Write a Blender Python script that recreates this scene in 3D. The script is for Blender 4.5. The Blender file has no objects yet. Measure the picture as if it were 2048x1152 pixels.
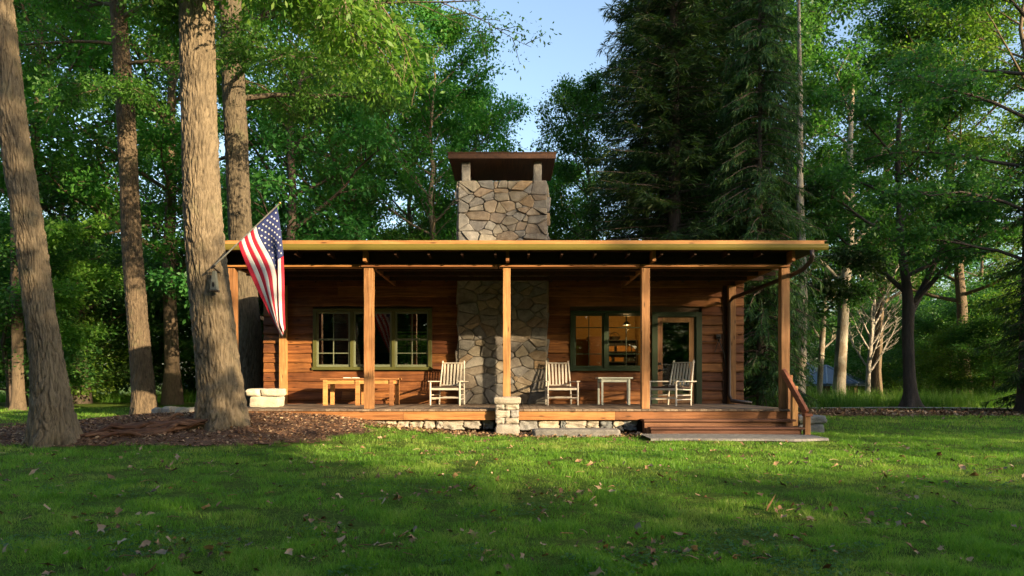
import bpy, math, random
import numpy as np
from mathutils import Vector, Matrix
R_ = math.radians
SC = bpy.context.scene
COL = SC.collection
F = 1412.0                      # focal length in photo pixels (2048 wide)
EYE = 1.2
# ------------------------------------------------------------------ camera
cam_d = bpy.data.cameras.new('camera'); cam = bpy.data.objects.new('camera', cam_d); COL.objects.link(cam)
cam.location = (0, 0, EYE); cam.rotation_euler = (R_(90), 0, 0)
cam_d.sensor_width = 36; cam_d.lens = 36 * F / 2048; cam_d.shift_y = (764 - 576) / 2048
cam_d.clip_end = 2000; cam_d.clip_start = 0.05
SC.camera = cam
# ------------------------------------------------------------------ light
SUN_AZ, SUN_EL = 48.0, 14.6     # azimuth measured from straight behind the camera towards +X
sdir = Vector((math.sin(R_(SUN_AZ)) * math.cos(R_(SUN_EL)), -math.cos(R_(SUN_AZ)) * math.cos(R_(SUN_EL)), math.sin(R_(SUN_EL))))
w = bpy.data.worlds.new('World'); SC.world = w; w.use_nodes = True
nt = w.node_tree; bg = nt.nodes['Background']
sky = nt.nodes.new('ShaderNodeTexSky'); sky.sky_type = 'NISHITA'; sky.sun_disc = False
sky.sun_elevation = R_(SUN_EL); sky.sun_rotation = math.atan2(sdir.x, sdir.y)
sky.air_density = 1.0; sky.dust_density = 2.0; sky.ozone_density = 1.0
nt.links.new(sky.outputs[0], bg.inputs[0]); bg.inputs[1].default_value = 0.15
sl = bpy.data.lights.new('sun', 'SUN'); sl.energy = 5.0; sl.angle = R_(0.5); sl.color = (1.0, 0.76, 0.46)
so = bpy.data.objects.new('sun', sl); COL.objects.link(so); so.rotation_euler = (-sdir).to_track_quat('-Z', 'Y').to_euler()
SC.view_settings.view_transform = 'Standard'; SC.view_settings.look = 'None'; SC.view_settings.gamma = 1
SC.view_settings.exposure = 1.42
SC.cycles.max_bounces = 6; SC.cycles.diffuse_bounces = 1; SC.cycles.transparent_max_bounces = 8
SC.cycles.transmission_bounces = 4; SC.cycles.glossy_bounces = 3; SC.cycles.sample_clamp_indirect = 4
# ------------------------------------------------------------------ helpers
def P(px, py, Y): return np.array(((px - 1024) * Y / F, Y, EYE - (py - 764) * Y / F))
def XX(px, Y): return (px - 1024) * Y / F
def ZZ(py, Y): return EYE - (py - 764) * Y / F
def ss(a, b, x):
    t = np.clip((np.asarray(x, float) - a) / (b - a), 0, 1); return t * t * (3 - 2 * t)
_perm = np.random.RandomState(7).permutation(256); _perm = np.concatenate([_perm, _perm, _perm])
_grad = np.random.RandomState(8).normal(size=(256, 3)); _grad /= np.linalg.norm(_grad, axis=1)[:, None]
def noise3(p):
    p = np.asarray(p, float); i = np.floor(p).astype(int); f = p - i; u = f * f * f * (f * (f * 6 - 15) + 10); i &= 255
    r = 0
    for a in (0, 1):
        for b in (0, 1):
            for c in (0, 1):
                h = _perm[_perm[_perm[(i[..., 0] + a) & 255] + ((i[..., 1] + b) & 255)] + ((i[..., 2] + c) & 255)]
                g = _grad[h]; d = f - np.array((a, b, c))
                wt = (u[..., 0] if a else 1 - u[..., 0]) * (u[..., 1] if b else 1 - u[..., 1]) * (u[..., 2] if c else 1 - u[..., 2])
                r = r + wt * (g * d).sum(-1)
    return r * 1.6
def fbm(p, o=3):
    p = np.asarray(p, float); r = 0; a = 1
    for k in range(o): r = r + a * noise3(p); p = p * 2.03 + 5.1; a *= .5
    return r
def gh(x, y):
    x = np.asarray(x, float); y = np.asarray(y, float)
    z = .25 * ss(3, 11.5, y) - 1.6 * ss(34, 50, y)
    z = z + .31 * np.exp(-np.clip(np.abs((x + 5.3) / 3.3), 0, 9) ** 3 - np.clip(np.abs((y - 12.9) / 1.9), 0, 9) ** 3)
    z = z - .05 * ss(2, 6, x) * ss(7, 12, y) * (1 - ss(20, 25, y))
    z = z + .02 * np.sin(x * .7 + 1) * np.sin(y * .9) * (1 - ss(30, 60, y))
    return z
def mesh_np(name, V, Fc, rnd=None, smooth=False, attrs=None):
    V = np.ascontiguousarray(V, dtype=np.float32); Fc = np.ascontiguousarray(Fc, dtype=np.int32)
    me = bpy.data.meshes.new(name); n, k = Fc.shape
    me.vertices.add(len(V)); me.vertices.foreach_set('co', V.ravel())
    me.loops.add(n * k); me.loops.foreach_set('vertex_index', Fc.ravel())
    me.polygons.add(n); me.polygons.foreach_set('loop_start', np.arange(0, n * k, k, dtype=np.int32))
    if smooth: me.polygons.foreach_set('use_smooth', np.ones(n, dtype=bool))
    me.update(calc_edges=True)
    if rnd is not None:
        me.attributes.new('rnd', 'FLOAT', 'FACE').data.foreach_set('value', np.asarray(rnd, dtype=np.float32))
    for k2, v in (attrs or {}).items():
        me.attributes.new(k2, 'FLOAT', 'POINT').data.foreach_set('value', np.asarray(v, dtype=np.float32))
    return me
def link(name, me, mat=None, parent=None, loc=None):
    o = bpy.data.objects.new(name, me); COL.objects.link(o)
    if mat is not None and len(me.materials) == 0: me.materials.append(mat)
    if parent is not None: o.parent = parent
    if loc is not None: o.location = loc
    return o
def tag(o, label=None, cat=None, group=None, kind=None):
    for k, v in (('label', label), ('category', cat), ('group', group), ('kind', kind)):
        if v: o[k] = v
    return o
def empty(name, loc=(0, 0, 0), rz=0):
    o = bpy.data.objects.new(name, None); COL.objects.link(o); o.location = loc; o.rotation_euler = (0, 0, rz); o.empty_display_size = .3
    return o
def copy_tree(o, parent=None):
    c = o.copy(); COL.objects.link(c)
    if parent is not None: c.parent = parent
    for ch in list(o.children): copy_tree(ch, c)
    return c
class MB:
    def __init__(s, seed=1): s.v = []; s.f = []; s.r = []; s.n = 0; s.rg = random.Random(seed)
    def add(s, V, Fc, rnd=None):
        rnd = s.rg.random() if rnd is None else rnd
        s.v.extend([tuple(p) for p in V]); s.f.extend([tuple(i + s.n for i in f) for f in Fc]); s.r.extend([rnd] * len(Fc)); s.n += len(V)
    def box(s, a, b, rnd=None, taper=0, M=None, jit=0):
        (x0, y0, z0), (x1, y1, z1) = a, b
        V = [Vector(p) for p in ((x0, y0, z0), (x1, y0, z0), (x1, y1, z0), (x0, y1, z0), (x0, y0, z1), (x1, y0, z1), (x1, y1, z1), (x0, y1, z1))]
        if jit: V = [v + Vector((s.rg.uniform(-jit, jit), s.rg.uniform(-jit, jit), s.rg.uniform(-jit, jit))) for v in V]
        if M is not None: V = [M @ v for v in V]
        s.add(V, [(0, 3, 2, 1), (4, 5, 6, 7), (0, 1, 5, 4), (1, 2, 6, 5), (2, 3, 7, 6), (3, 0, 4, 7)], rnd)
    def bar(s, p, q, w, d, rnd=None, roll=None):      # rectangular bar from p to q
        p = Vector(p); q = Vector(q); z = (q - p); L = z.length; z.normalize()
        ref = Vector(roll) if roll else (Vector((0, 1, 0)) if abs(z.y) < .9 else Vector((1, 0, 0)))
        x = ref.cross(z).normalized(); y = z.cross(x)
        M = Matrix((x, y, z)).transposed().to_4x4(); M.translation = p
        s.box((-w / 2, -d / 2, 0), (w / 2, d / 2, L), rnd, M=M)
    def tube(s, pts, r, k=8, rnd=None, cap=True):
        pts = [Vector(p) for p in pts]; n = len(pts); r = r if hasattr(r, '__len__') else [r] * n; V = []; Fc = []
        ref = Vector((.13, .2, 1)).normalized()
        for i, p in enumerate(pts):
            t = (pts[min(i + 1, n - 1)] - pts[max(i - 1, 0)]).normalized()
            rr = ref if abs(t.dot(ref)) < .95 else Vector((1, 0, 0))
            x = rr.cross(t).normalized(); y = t.cross(x)
            for j in range(k):
                a = 2 * math.pi * j / k; V.append(p + (x * math.cos(a) + y * math.sin(a)) * r[i])
        for i in range(n - 1):
            for j in range(k):
                j2 = (j + 1) % k; Fc.append((i * k + j, i * k + j2, i * k + k + j2, i * k + k + j))
        if cap: Fc.append(tuple(range(k))[::-1]); Fc.append(tuple((n - 1) * k + j for j in range(k)))
        s.add(V, Fc, rnd)
    def lathe(s, c, prof, k=16, rnd=None):
        V = []; Fc = []; n = len(prof)
        for (r, z) in prof:
            for j in range(k):
                a = 2 * math.pi * j / k; V.append((c[0] + r * math.cos(a), c[1] + r * math.sin(a), c[2] + z))
        for i in range(n - 1):
            for j in range(k):
                j2 = (j + 1) % k; Fc.append((i * k + j, i * k + j2, i * k + k + j2, i * k + k + j))
        s.add(V, Fc, rnd)
    def rock(s, a, b, seed=0, rnd=None, M=None, p=5, amp=.05, n=7, rz=0):   # rough stone block filling box a..b
        c = (np.array(a) + b) / 2; h = (np.array(b) - a) / 2; g = np.linspace(-1, 1, n); V = []; Fc = []; base = 0
        for ax in range(3):
            for sg in (-1, 1):
                U, W = np.meshgrid(g, g, indexing='ij'); q = np.zeros((n, n, 3)); q[..., ax] = sg; q[..., (ax + 1) % 3] = U; q[..., (ax + 2) % 3] = W
                q = q.reshape(-1, 3); q = q / (np.abs(q) ** p).sum(1)[:, None] ** (1 / p)
                off = fbm(q * 1.3 + seed * 3.7, 2)[:, None] * amp * 2 + fbm(q * 4 + seed, 2)[:, None] * amp * .5
                w2 = q * h * (1 + off * .6) + (q * off * min(h) * .5)
                if rz: cc, sn = math.cos(rz), math.sin(rz); w2 = np.stack([w2[:, 0] * cc - w2[:, 1] * sn, w2[:, 0] * sn + w2[:, 1] * cc, w2[:, 2]], 1)
                V.append(w2 + c)
                for i in range(n - 1):
                    for j in range(n - 1):
                        f = (base + i * n + j, base + i * n + n + j, base + i * n + n + j + 1, base + i * n + j + 1)
                        Fc.append(f if sg > 0 else f[::-1])
                base += n * n
        s.add(np.concatenate(V), Fc, rnd)
    def build(s, name, mat, parent=None, bevel=0, smooth=False, loc=None, seg=2):
        me = bpy.data.meshes.new(name); me.from_pydata(s.v, [], s.f); me.update()
        me.attributes.new('rnd', 'FLOAT', 'FACE').data.foreach_set('value', np.array(s.r, dtype=np.float32))
        if smooth: me.polygons.foreach_set('use_smooth', np.ones(len(me.polygons), dtype=bool))
        o = link(name, me, mat, parent, loc)
        if bevel:
            m = o.modifiers.new('bevel', 'BEVEL'); m.width = bevel; m.segments = seg; m.limit_method = 'ANGLE'
        return o
# ------------------------------------------------------------------ materials
MATS = {}
class NT:
    def __init__(s, name):
        s.m = bpy.data.materials.new(name); s.m.use_nodes = True; s.t = s.m.node_tree; s.b = s.t.nodes['Principled BSDF']; s.out = s.t.nodes['Material Output']
    def n(s, typ, ins=None, **kw):
        nd = s.t.nodes.new('ShaderNode' + typ)
        for k, v in kw.items(): setattr(nd, k, v)
        for k, v in (ins or {}).items():
            if hasattr(v, 'links') or isinstance(v, bpy.types.NodeSocket): s.t.links.new(v, nd.inputs[k])
            else: nd.inputs[k].default_value = v
        return nd
    def coord(s, scale=(1, 1, 1), kind='Object', off=None):
        c = s.n('TexCoord').outputs[kind]; mp = s.n('Mapping', {'Vector': c, 'Scale': scale})
        if off is not None: s.t.links.new(off, mp.inputs['Location'])
        return mp.outputs[0]
    def noise(s, vec, scale, detail=4, rough=.6, dist=0): return s.n('TexNoise', {'Vector': vec, 'Scale': scale, 'Detail': detail, 'Roughness': rough, 'Distortion': dist}).outputs[0]
    def ramp(s, fac, stops):
        r = s.n('ValToRGB', {'Fac': fac}); e = r.color_ramp.elements
        while len(e) < len(stops): e.new(.5)
        for i, (p, c) in enumerate(stops): e[i].position = p; e[i].color = (*c, 1) if len(c) == 3 else c
        return r.outputs[0]
    def mix(s, a, b, fac, mode='MIX'):
        m = s.n('Mix', data_type='RGBA', blend_type=mode)
        for sock, v in ((0, fac), (6, a), (7, b)):
            if isinstance(v, bpy.types.NodeSocket): s.t.links.new(v, m.inputs[sock])
            else: m.inputs[sock].default_value = v if sock == 0 else (*v, 1)
        return m.outputs[2]
    def math(s, op, a, b=0.0, c=None):
        m = s.n('Math', operation=op)
        for i, v in enumerate((a, b) if c is None else (a, b, c)):
            if isinstance(v, bpy.types.NodeSocket): s.t.links.new(v, m.inputs[i])
            else: m.inputs[i].default_value = v
        return m.outputs[0]
    def attr(s, name): return s.n('Attribute', attribute_name=name).outputs['Fac']
    def col(s, c):
        if isinstance(c, bpy.types.NodeSocket): s.t.links.new(c, s.b.inputs['Base Color'])
        else: s.b.inputs['Base Color'].default_value = (*c, 1)
    def bump(s, h, strength=.5, dist=.01):
        b = s.n('Bump', {'Height': h, 'Strength': strength, 'Distance': dist}); s.t.links.new(b.outputs[0], s.b.inputs['Normal'])
    def rough(s, v):
        if isinstance(v, bpy.types.NodeSocket): s.t.links.new(v, s.b.inputs['Roughness'])
        else: s.b.inputs['Roughness'].default_value = v
def wood(name, dark, mid, light, axis='X', rough=.6, knots=True, var=.35, spec=.3):
    N = NT(name); sc = {'X': (1.2, 22, 22), 'Y': (22, 1.2, 22), 'Z': (22, 22, 1.2)}[axis]
    r = N.attr('rnd'); off = N.n('CombineXYZ', {'X': N.math('MULTIPLY', r, 37.0), 'Y': N.math('MULTIPLY', r, 91.0), 'Z': N.math('MULTIPLY', r, 53.0)}).outputs[0]
    v = N.coord(sc, off=off); g = N.noise(v, 1.0, 6, .65, .6)
    c = N.ramp(g, [(.3, dark), (.5, mid), (.72, light)])
    v2 = N.coord((2, 2, 2)); big = N.noise(v2, .9, 3, .6)
    c = N.mix(c, tuple(x * .45 for x in dark), N.math('MULTIPLY', N.ramp(big, [(.45, (0, 0, 0)), (.75, (1, 1, 1))]), .55))
    if knots:
        ks = {'X': (2.2, 9, 9), 'Y': (9, 2.2, 9), 'Z': (9, 9, 2.2)}[axis]
        vo = N.n('TexVoronoi', {'Vector': N.coord(ks, off=off), 'Scale': 1.0}).outputs['Distance']
        c = N.mix(c, tuple(x * .25 for x in dark), N.ramp(vo, [(.06, (.8, .8, .8)), (.16, (0, 0, 0))]))
    hsv = N.n('HueSaturation', {'Color': c, 'Value': N.math('MULTIPLY_ADD', r, var * 2, 1 - var), 'Hue': N.math('MULTIPLY_ADD', r, .016, .492)}).outputs[0]
    N.col(hsv); N.rough(rough); N.b.inputs['Specular IOR Level'].default_value = spec
    N.bump(g, .5, .004); MATS[name] = N.m; return N.m
def stone(name, cols, rough=.9, bs=.8):
    N = NT(name); r = N.attr('rnd'); k = len(cols)
    c = N.ramp(r, [((i + .5) / k, cc) for i, cc in enumerate(cols)])
    v = N.coord(); n1 = N.noise(v, 7, 6, .7); n2 = N.noise(v, 60, 5, .7)
    c = N.mix(c, (.6, .55, .48), N.math('MULTIPLY', N.ramp(n1, [(.45, (0, 0, 0)), (.7, (1, 1, 1))]), .22))
    c = N.mix(c, (.06, .055, .045), N.math('MULTIPLY', N.ramp(n1, [(.3, (1, 1, 1)), (.48, (0, 0, 0))]), .4))
    c = N.mix(c, (0, 0, 0), N.math('MULTIPLY', N.ramp(n2, [(.35, (1, 1, 1)), (.5, (0, 0, 0))]), .3))
    N.col(c); N.rough(rough); N.bump(N.math('ADD', N.math('MULTIPLY', n1, 1.5), n2), bs, .012); MATS[name] = N.m; return N.m
def plain(name, c, rough=.6, metal=0, noise_amt=.15, ns=8, bump=.1):
    N = NT(name); v = N.coord(); n1 = N.noise(v, ns, 5, .65)
    N.col(N.mix(tuple(x * (1 - noise_amt * 2) for x in c), tuple(min(1, x * (1 + noise_amt)) for x in c), n1)); N.rough(rough); N.b.inputs['Metallic'].default_value = metal
    if bump: N.bump(N.noise(v, ns * 6, 4), bump, .004)
    MATS[name] = N.m; return N.m
def leafm(name, a, b, c, trans=.45, tcol=None):
    N = NT(name); r = N.attr('rnd'); oi = N.n('ObjectInfo').outputs['Random']
    n1 = N.noise(N.coord(), .7, 3, .6)
    f = N.math('ADD', N.math('MULTIPLY', r, .55), N.math('MULTIPLY', n1, .6))
    col = N.ramp(f, [(.2, a), (.55, b), (.95, c)])
    col = N.n('HueSaturation', {'Color': col, 'Value': N.math('MULTIPLY_ADD', oi, .5, .75), 'Hue': N.math('MULTIPLY_ADD', oi, .03, .485)}).outputs[0]
    N.col(col); N.rough(.5); N.b.inputs['Specular IOR Level'].default_value = .35
    tc = N.mix(col, tcol or (.9, 1.0, .15), .55, 'MULTIPLY')
    tr = N.n('BsdfTranslucent', {'Color': N.n('HueSaturation', {'Color': tc, 'Value': 1.9}).outputs[0]}).outputs[0]
    mx = N.n('MixShader', {0: trans, 1: N.b.outputs[0], 2: tr}).outputs[0]; N.t.links.new(mx, N.out.inputs[0])
    MATS[name] = N.m; return N.m
def bark(name, dark, light, patch=None, sc=1.7, bs=1.0):
    N = NT(name); v = N.coord((9 * sc, 9 * sc, 1.4 * sc)); g = N.noise(v, 1.5, 6, .7, .8); n2 = N.noise(N.coord((1, 1, 1)), 1.3, 4, .6); n3 = N.noise(N.coord((1, 1, .4)), 60, 4, .7)
    c = N.ramp(g, [(.3, dark), (.55, light)]); c = N.mix(c, tuple(x * .6 for x in dark), N.math('MULTIPLY', N.ramp(n2, [(.4, (0, 0, 0)), (.7, (1, 1, 1))]), .4))
    if patch: c = N.mix(c, patch, N.ramp(n2, [(.5, (0, 0, 0)), (.56, (1, 1, 1))]))
    else: c = N.mix(c, (.10, .13, .05), N.math('MULTIPLY', N.ramp(N.noise(N.coord(), 2.2, 5, .7), [(.55, (0, 0, 0)), (.75, (1, 1, 1))]), .35))
    c = N.mix(c, (.4, .4, .4), N.math('MULTIPLY', n3, .5), 'OVERLAY')
    c = N.mix(c, tuple(x * .35 for x in dark), N.math('MULTIPLY', N.attr('fur'), .75))
    N.col(c); N.rough(.9); N.bump(N.math('ADD', g, N.math('MULTIPLY', n3, .3)), bs, .03); MATS[name] = N.m; return N.m
wood('post_wood', (.17, .08, .03), (.32, .155, .06), (.45, .25, .11), 'Z')
wood('siding_wood', (.075, .026, .010), (.185, .066, .020), (.30, .12, .038), 'X', var=.36)
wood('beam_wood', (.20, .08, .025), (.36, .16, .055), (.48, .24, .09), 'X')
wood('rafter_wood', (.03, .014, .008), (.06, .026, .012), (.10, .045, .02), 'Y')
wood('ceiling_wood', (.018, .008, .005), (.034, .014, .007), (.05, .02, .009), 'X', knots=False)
wood('stair_wood', (.075, .032, .018), (.14, .06, .034), (.22, .105, .062), 'X')
wood('rail_wood', (.15, .05, .025), (.26, .095, .05), (.34, .14, .07), 'Y')
wood('deck_wood', (.12, .085, .06), (.20, .145, .105), (.28, .21, .155), 'Y', rough=.7)
wood('fascia_wood', (.26, .11, .035), (.38, .18, .06), (.46, .24, .09), 'X', var=.1)
wood('table_wood', (.24, .10, .035), (.42, .20, .07), (.52, .27, .10), 'X', knots=False)
wood('door_wood', (.22, .10, .045), (.36, .19, .09), (.45, .25, .12), 'Z', knots=False)
wood('white_wood', (.42, .39, .33), (.60, .57, .50), (.68, .66, .60), 'Z', knots=False, var=.12)
wood('log_wood', (.05, .025, .015), (.13, .065, .04), (.24, .13, .08), 'X', rough=.9)
stone('field_stone', [(.16, .155, .145), (.20, .18, .15), (.25, .17, .09), (.12, .12, .125), (.23, .20, .15), (.16, .165, .165), (.27, .215, .14), (.14, .13, .11), (.19, .14, .095), (.18, .175, .165)])
stone('pale_stone', [(.36, .32, .26), (.30, .28, .25), (.42, .37, .28), (.25, .25, .25), (.40, .36, .30)])
stone('cream_stone', [(.62, .56, .43), (.56, .50, .38), (.66, .61, .50)])
stone('granite', [(.12, .14, .155), (.16, .175, .185), (.14, .15, .16)])
stone('mortar', [(.19, .175, .155), (.21, .19, .17)])
stone('flag_slab', [(.12, .12, .118), (.15, .145, .14)])
stone('path_stone', [(.42, .40, .36), (.42, .40, .36)])
plain('olive_paint', (.085, .088, .024), .45, ns=3)
plain('gutter_paint', (.165, .135, .03), .35, ns=2, noise_amt=.08, bump=0)
plain('green_trim', (.024, .046, .018), .45, ns=3)
plain('sash_paint', (.16, .18, .11), .45, ns=4)
plain('brown_metal', (.035, .02, .014), .4, ns=4)
plain('dark_metal', (.02, .02, .022), .45, ns=6)
plain('chair_paint', (.66, .60, .50), .5, ns=14, noise_amt=.1)
plain('cushion', (.07, .045, .035), .9, ns=30)
plain('pale_green_paint', (.55, .58, .50), .5, ns=10, noise_amt=.08)
plain('terracotta', (.50, .16, .06), .8, ns=10)
plain('paper', (.8, .79, .75), .7, ns=4, noise_amt=.03, bump=0)
plain('amber_wall', (.50, .27, .07), .8, ns=2, noise_amt=.08)
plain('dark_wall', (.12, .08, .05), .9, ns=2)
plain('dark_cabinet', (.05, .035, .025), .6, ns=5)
plain('brown_cabinet', (.25, .10, .035), .5, ns=5)
plain('amber_glassware', (.65, .30, .08), .2, ns=20, noise_amt=.3)
plain('roof_gravel', (.16, .11, .08), .95, ns=40, noise_amt=.3, bump=.6)
plain('blue_roof', (.10, .15, .24), .35, ns=3)
plain('grey_roof', (.35, .42, .55), .4, ns=3)
plain('pole_metal', (.45, .44, .38), .35, .6, ns=10)
plain('brass', (.6, .42, .12), .3, .9, ns=10)
plain('weathered_grey', (.17, .18, .15), .85, ns=12, noise_amt=.25)
plain('shade_glass', (.5, .55, .52), .3)
plain('flag_red', (.50, .012, .035), .75, ns=60, noise_amt=.08)
plain('flag_white', (.72, .70, .66), .75, ns=60, noise_amt=.05)
plain('flag_blue', (.022, .035, .14), .75, ns=60, noise_amt=.08)
leafm('leaf_mid', (.030, .105, .020), (.060, .17, .028), (.12, .24, .03))
leafm('leaf_cool', (.026, .095, .026), (.052, .155, .036), (.10, .22, .04))
leafm('leaf_warm', (.05, .13, .018), (.10, .195, .026), (.18, .26, .04))
leafm('needle', (.016, .048, .016), (.032, .085, .022), (.08, .13, .024), .3)
leafm('grass_blade', (.075, .18, .018), (.14, .28, .028), (.30, .33, .09), .4)
leafm('clover_leaf', (.03, .12, .03), (.05, .17, .04), (.08, .22, .05), .3)
leafm('reed_blade', (.06, .15, .02), (.11, .22, .03), (.20, .27, .06), .35)
bark('bark_grey', (.10, .075, .046), (.25, .195, .125))
bark('bark_brown', (.065, .046, .028), (.165, .12, .075))
bark('bark_shaded', (.05, .04, .026), (.14, .11, .07))  # darker copy of the bark, with leaf shade put into its colour
bark('bark_dark', (.04, .03, .025), (.11, .08, .06))
bark('bark_pale', (.30, .26, .19), (.52, .46, .36), patch=(.30, .24, .17))
bark('bark_white', (.34, .30, .25), (.50, .46, .40))
def glassm(name, tint, k=1.0):
    N = NT(name); fr = N.n('Fresnel', {'IOR': 1.52}).outputs[0]; f = N.math('MINIMUM', N.math('MULTIPLY_ADD', fr, 1.7 * k, .03), 1.0)
    tr = N.n('BsdfTransparent', {'Color': (*tint, 1)}).outputs[0]; gl = N.n('BsdfGlossy', {'Roughness': 0.0}).outputs[0]
    N.t.links.new(N.n('MixShader', {0: f, 1: tr, 2: gl}).outputs[0], N.out.inputs[0]); MATS[name] = N.m
glassm('window_glass', (.86, .9, .86))
def emitm(name, c, s):
    N = NT(name); N.b.inputs['Emission Color'].default_value = (*c, 1); N.b.inputs['Emission Strength'].default_value = s; N.col(c); MATS[name] = N.m
emitm('lamp_glow', (1.0, .62, .25), 4.0)
# ground materials
def ground_mat():
    N = NT('lawn_soil'); v = N.coord(); n1 = N.noise(v, 1.1, 5, .7); n2 = N.noise(v, 22, 5, .75); n3 = N.noise(v, 90, 3, .7)
    g = N.ramp(n2, [(.3, (.04, .075, .012)), (.5, (.085, .15, .02)), (.7, (.15, .19, .04))])
    g = N.mix(g, (.085, .095, .03), N.math('MULTIPLY', N.ramp(n1, [(.5, (0, 0, 0)), (.72, (1, 1, 1))]), .5))
    d = N.ramp(n2, [(.3, (.05, .028, .015)), (.5, (.15, .085, .05)), (.7, (.28, .18, .11))])
    br = N.attr('brown'); f = N.ramp(N.math('ADD', br, N.math('MULTIPLY', N.math('SUBTRACT', n2, .5), .9)), [(.42, (0, 0, 0)), (.58, (1, 1, 1))])
    N.col(N.mix(g, d, f)); N.rough(.95); N.b.inputs['Specular IOR Level'].default_value = .1
    N.bump(N.math('ADD', n2, N.math('MULTIPLY', n3, .5)), 1.0, .05); MATS['lawn_soil'] = N.m
    N = NT('mulch'); v = N.coord(); n2 = N.noise(v, 30, 5, .8); n1 = N.noise(v, 2, 4)
    N.col(N.mix(N.ramp(n2, [(.3, (.06, .03, .016)), (.5, (.17, .085, .046)), (.72, (.32, .18, .11))]), (.06, .04, .025), N.math('MULTIPLY', n1, .5)))
    N.rough(.95); N.bump(n2, 1, .04); MATS['mulch'] = N.m
    N = NT('dead_leaf'); r = N.attr('rnd'); N.col(N.ramp(r, [(.1, (.08, .04, .02)), (.35, (.20, .11, .055)), (.6, (.34, .21, .11)), (.85, (.44, .32, .20)), (1, (.12, .10, .08))])); N.rough(.8); MATS['dead_leaf'] = N.m
    N = NT('wood_chip'); r = N.attr('rnd'); N.col(N.ramp(r, [(.1, (.08, .04, .022)), (.5, (.21, .105, .055)), (.8, (.36, .21, .12)), (1, (.5, .37, .22))])); N.rough(.85); MATS['wood_chip'] = N.m
ground_mat()
M = MATS
# ------------------------------------------------------------------ ground
def brown_mask(x, y):
    a = np.exp(-((y - 22.5) / 1.9) ** 4) * ss(5.5, 8, x)                                # leaf strip far right
    b = np.exp(-((y - 14) / 1.0) ** 2) * ss(5, 7, x) * .35
    c = np.exp(-np.abs((x + .2) / 2.9) ** 6 - ((y - 12.9) / .62) ** 2) * .95             # bare strip along the foundation
    d = np.exp(-((x + 9.5) / 4) ** 4 - ((y - 15.8) / 1.5) ** 2) * .8
    return np.clip(a + b + c + d, 0, 1)
def axisv(parts):
    out = [parts[0][0]]
    for a, b, st in parts: out += list(np.arange(a + st, b + st * .5, st))
    return np.array(out)
gx = axisv([(-400, -60, 20), (-60, -16, 2), (-16, 16, .125), (16, 60, 2), (60, 400, 20)])
gy = axisv([(-120, -20, 10), (-20, 2, 1), (2, 27, .125), (27, 60, 1.5), (60, 700, 20)])
GX, GY = np.meshgrid(gx, gy, indexing='xy'); GZ = gh(GX, GY) + np.where((np.abs(GX) < 16) & (GY < 27), .016 * fbm(np.stack([GX * 1.7, GY * 1.7, GX * 0], -1), 3), 0)
nx_, ny_ = len(gx), len(gy); ii = (np.arange(ny_ - 1)[:, None] * nx_ + np.arange(nx_ - 1)).ravel()
gf = np.stack([ii, ii + 1, ii + 1 + nx_, ii + nx_], 1)
lawn = link('ground', mesh_np('ground', np.stack([GX, GY, GZ], -1).reshape(-1, 3), gf, smooth=True, attrs={'brown': brown_mask(GX, GY).ravel()}), M['lawn_soil']); tag(lawn, kind='structure')
# mulch bed
def mulch_mask(x, y):
    q = np.stack([x * 1.4, y * 1.4, x * 0 + 3.3], -1); n = .18 * fbm(q, 3)
    a = np.abs((x + 6.3) / 4.1) ** 4 + np.abs((y - 12.2) / (1.95 + .0 * x)) ** 4 + n
    return a < 1 - .25 * ss(-5, -2.3, x) 
mx = np.arange(-12, -1.5, .07); my = np.arange(9.6, 14.6, .07); MX, MY = np.meshgrid(mx, my, indexing='xy')
edge = np.clip((1 - .25 * ss(-5, -2.3, MX) - (np.abs((MX + 6.3) / 4.1) ** 4 + np.abs((MY - 12.2) / 1.95) ** 4 + .18 * fbm(np.stack([MX * 1.4, MY * 1.4, MX * 0 + 3.3], -1), 3))) * 2.2, 0, 1)
MZ = gh(MX, MY) + .004 + .05 * edge + .03 * edge * fbm(np.stack([MX * 6, MY * 6, MX * 0], -1), 3)
mm = mulch_mask(MX, MY); n1 = len(mx); keep = (mm[:-1, :-1]).ravel(); ii = (np.arange(len(my) - 1)[:, None] * n1 + np.arange(n1 - 1)).ravel()[keep]
mf = np.stack([ii, ii + 1, ii + 1 + n1, ii + n1], 1); used, inv = np.unique(mf, return_inverse=True)
mb_ = link('mulch_bed', mesh_np('mulch_bed', np.stack([MX, MY, MZ], -1).reshape(-1, 3)[used], inv.reshape(mf.shape), smooth=True), M['mulch']); tag(mb_, kind='structure')
RNG = np.random.RandomState(5)
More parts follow.
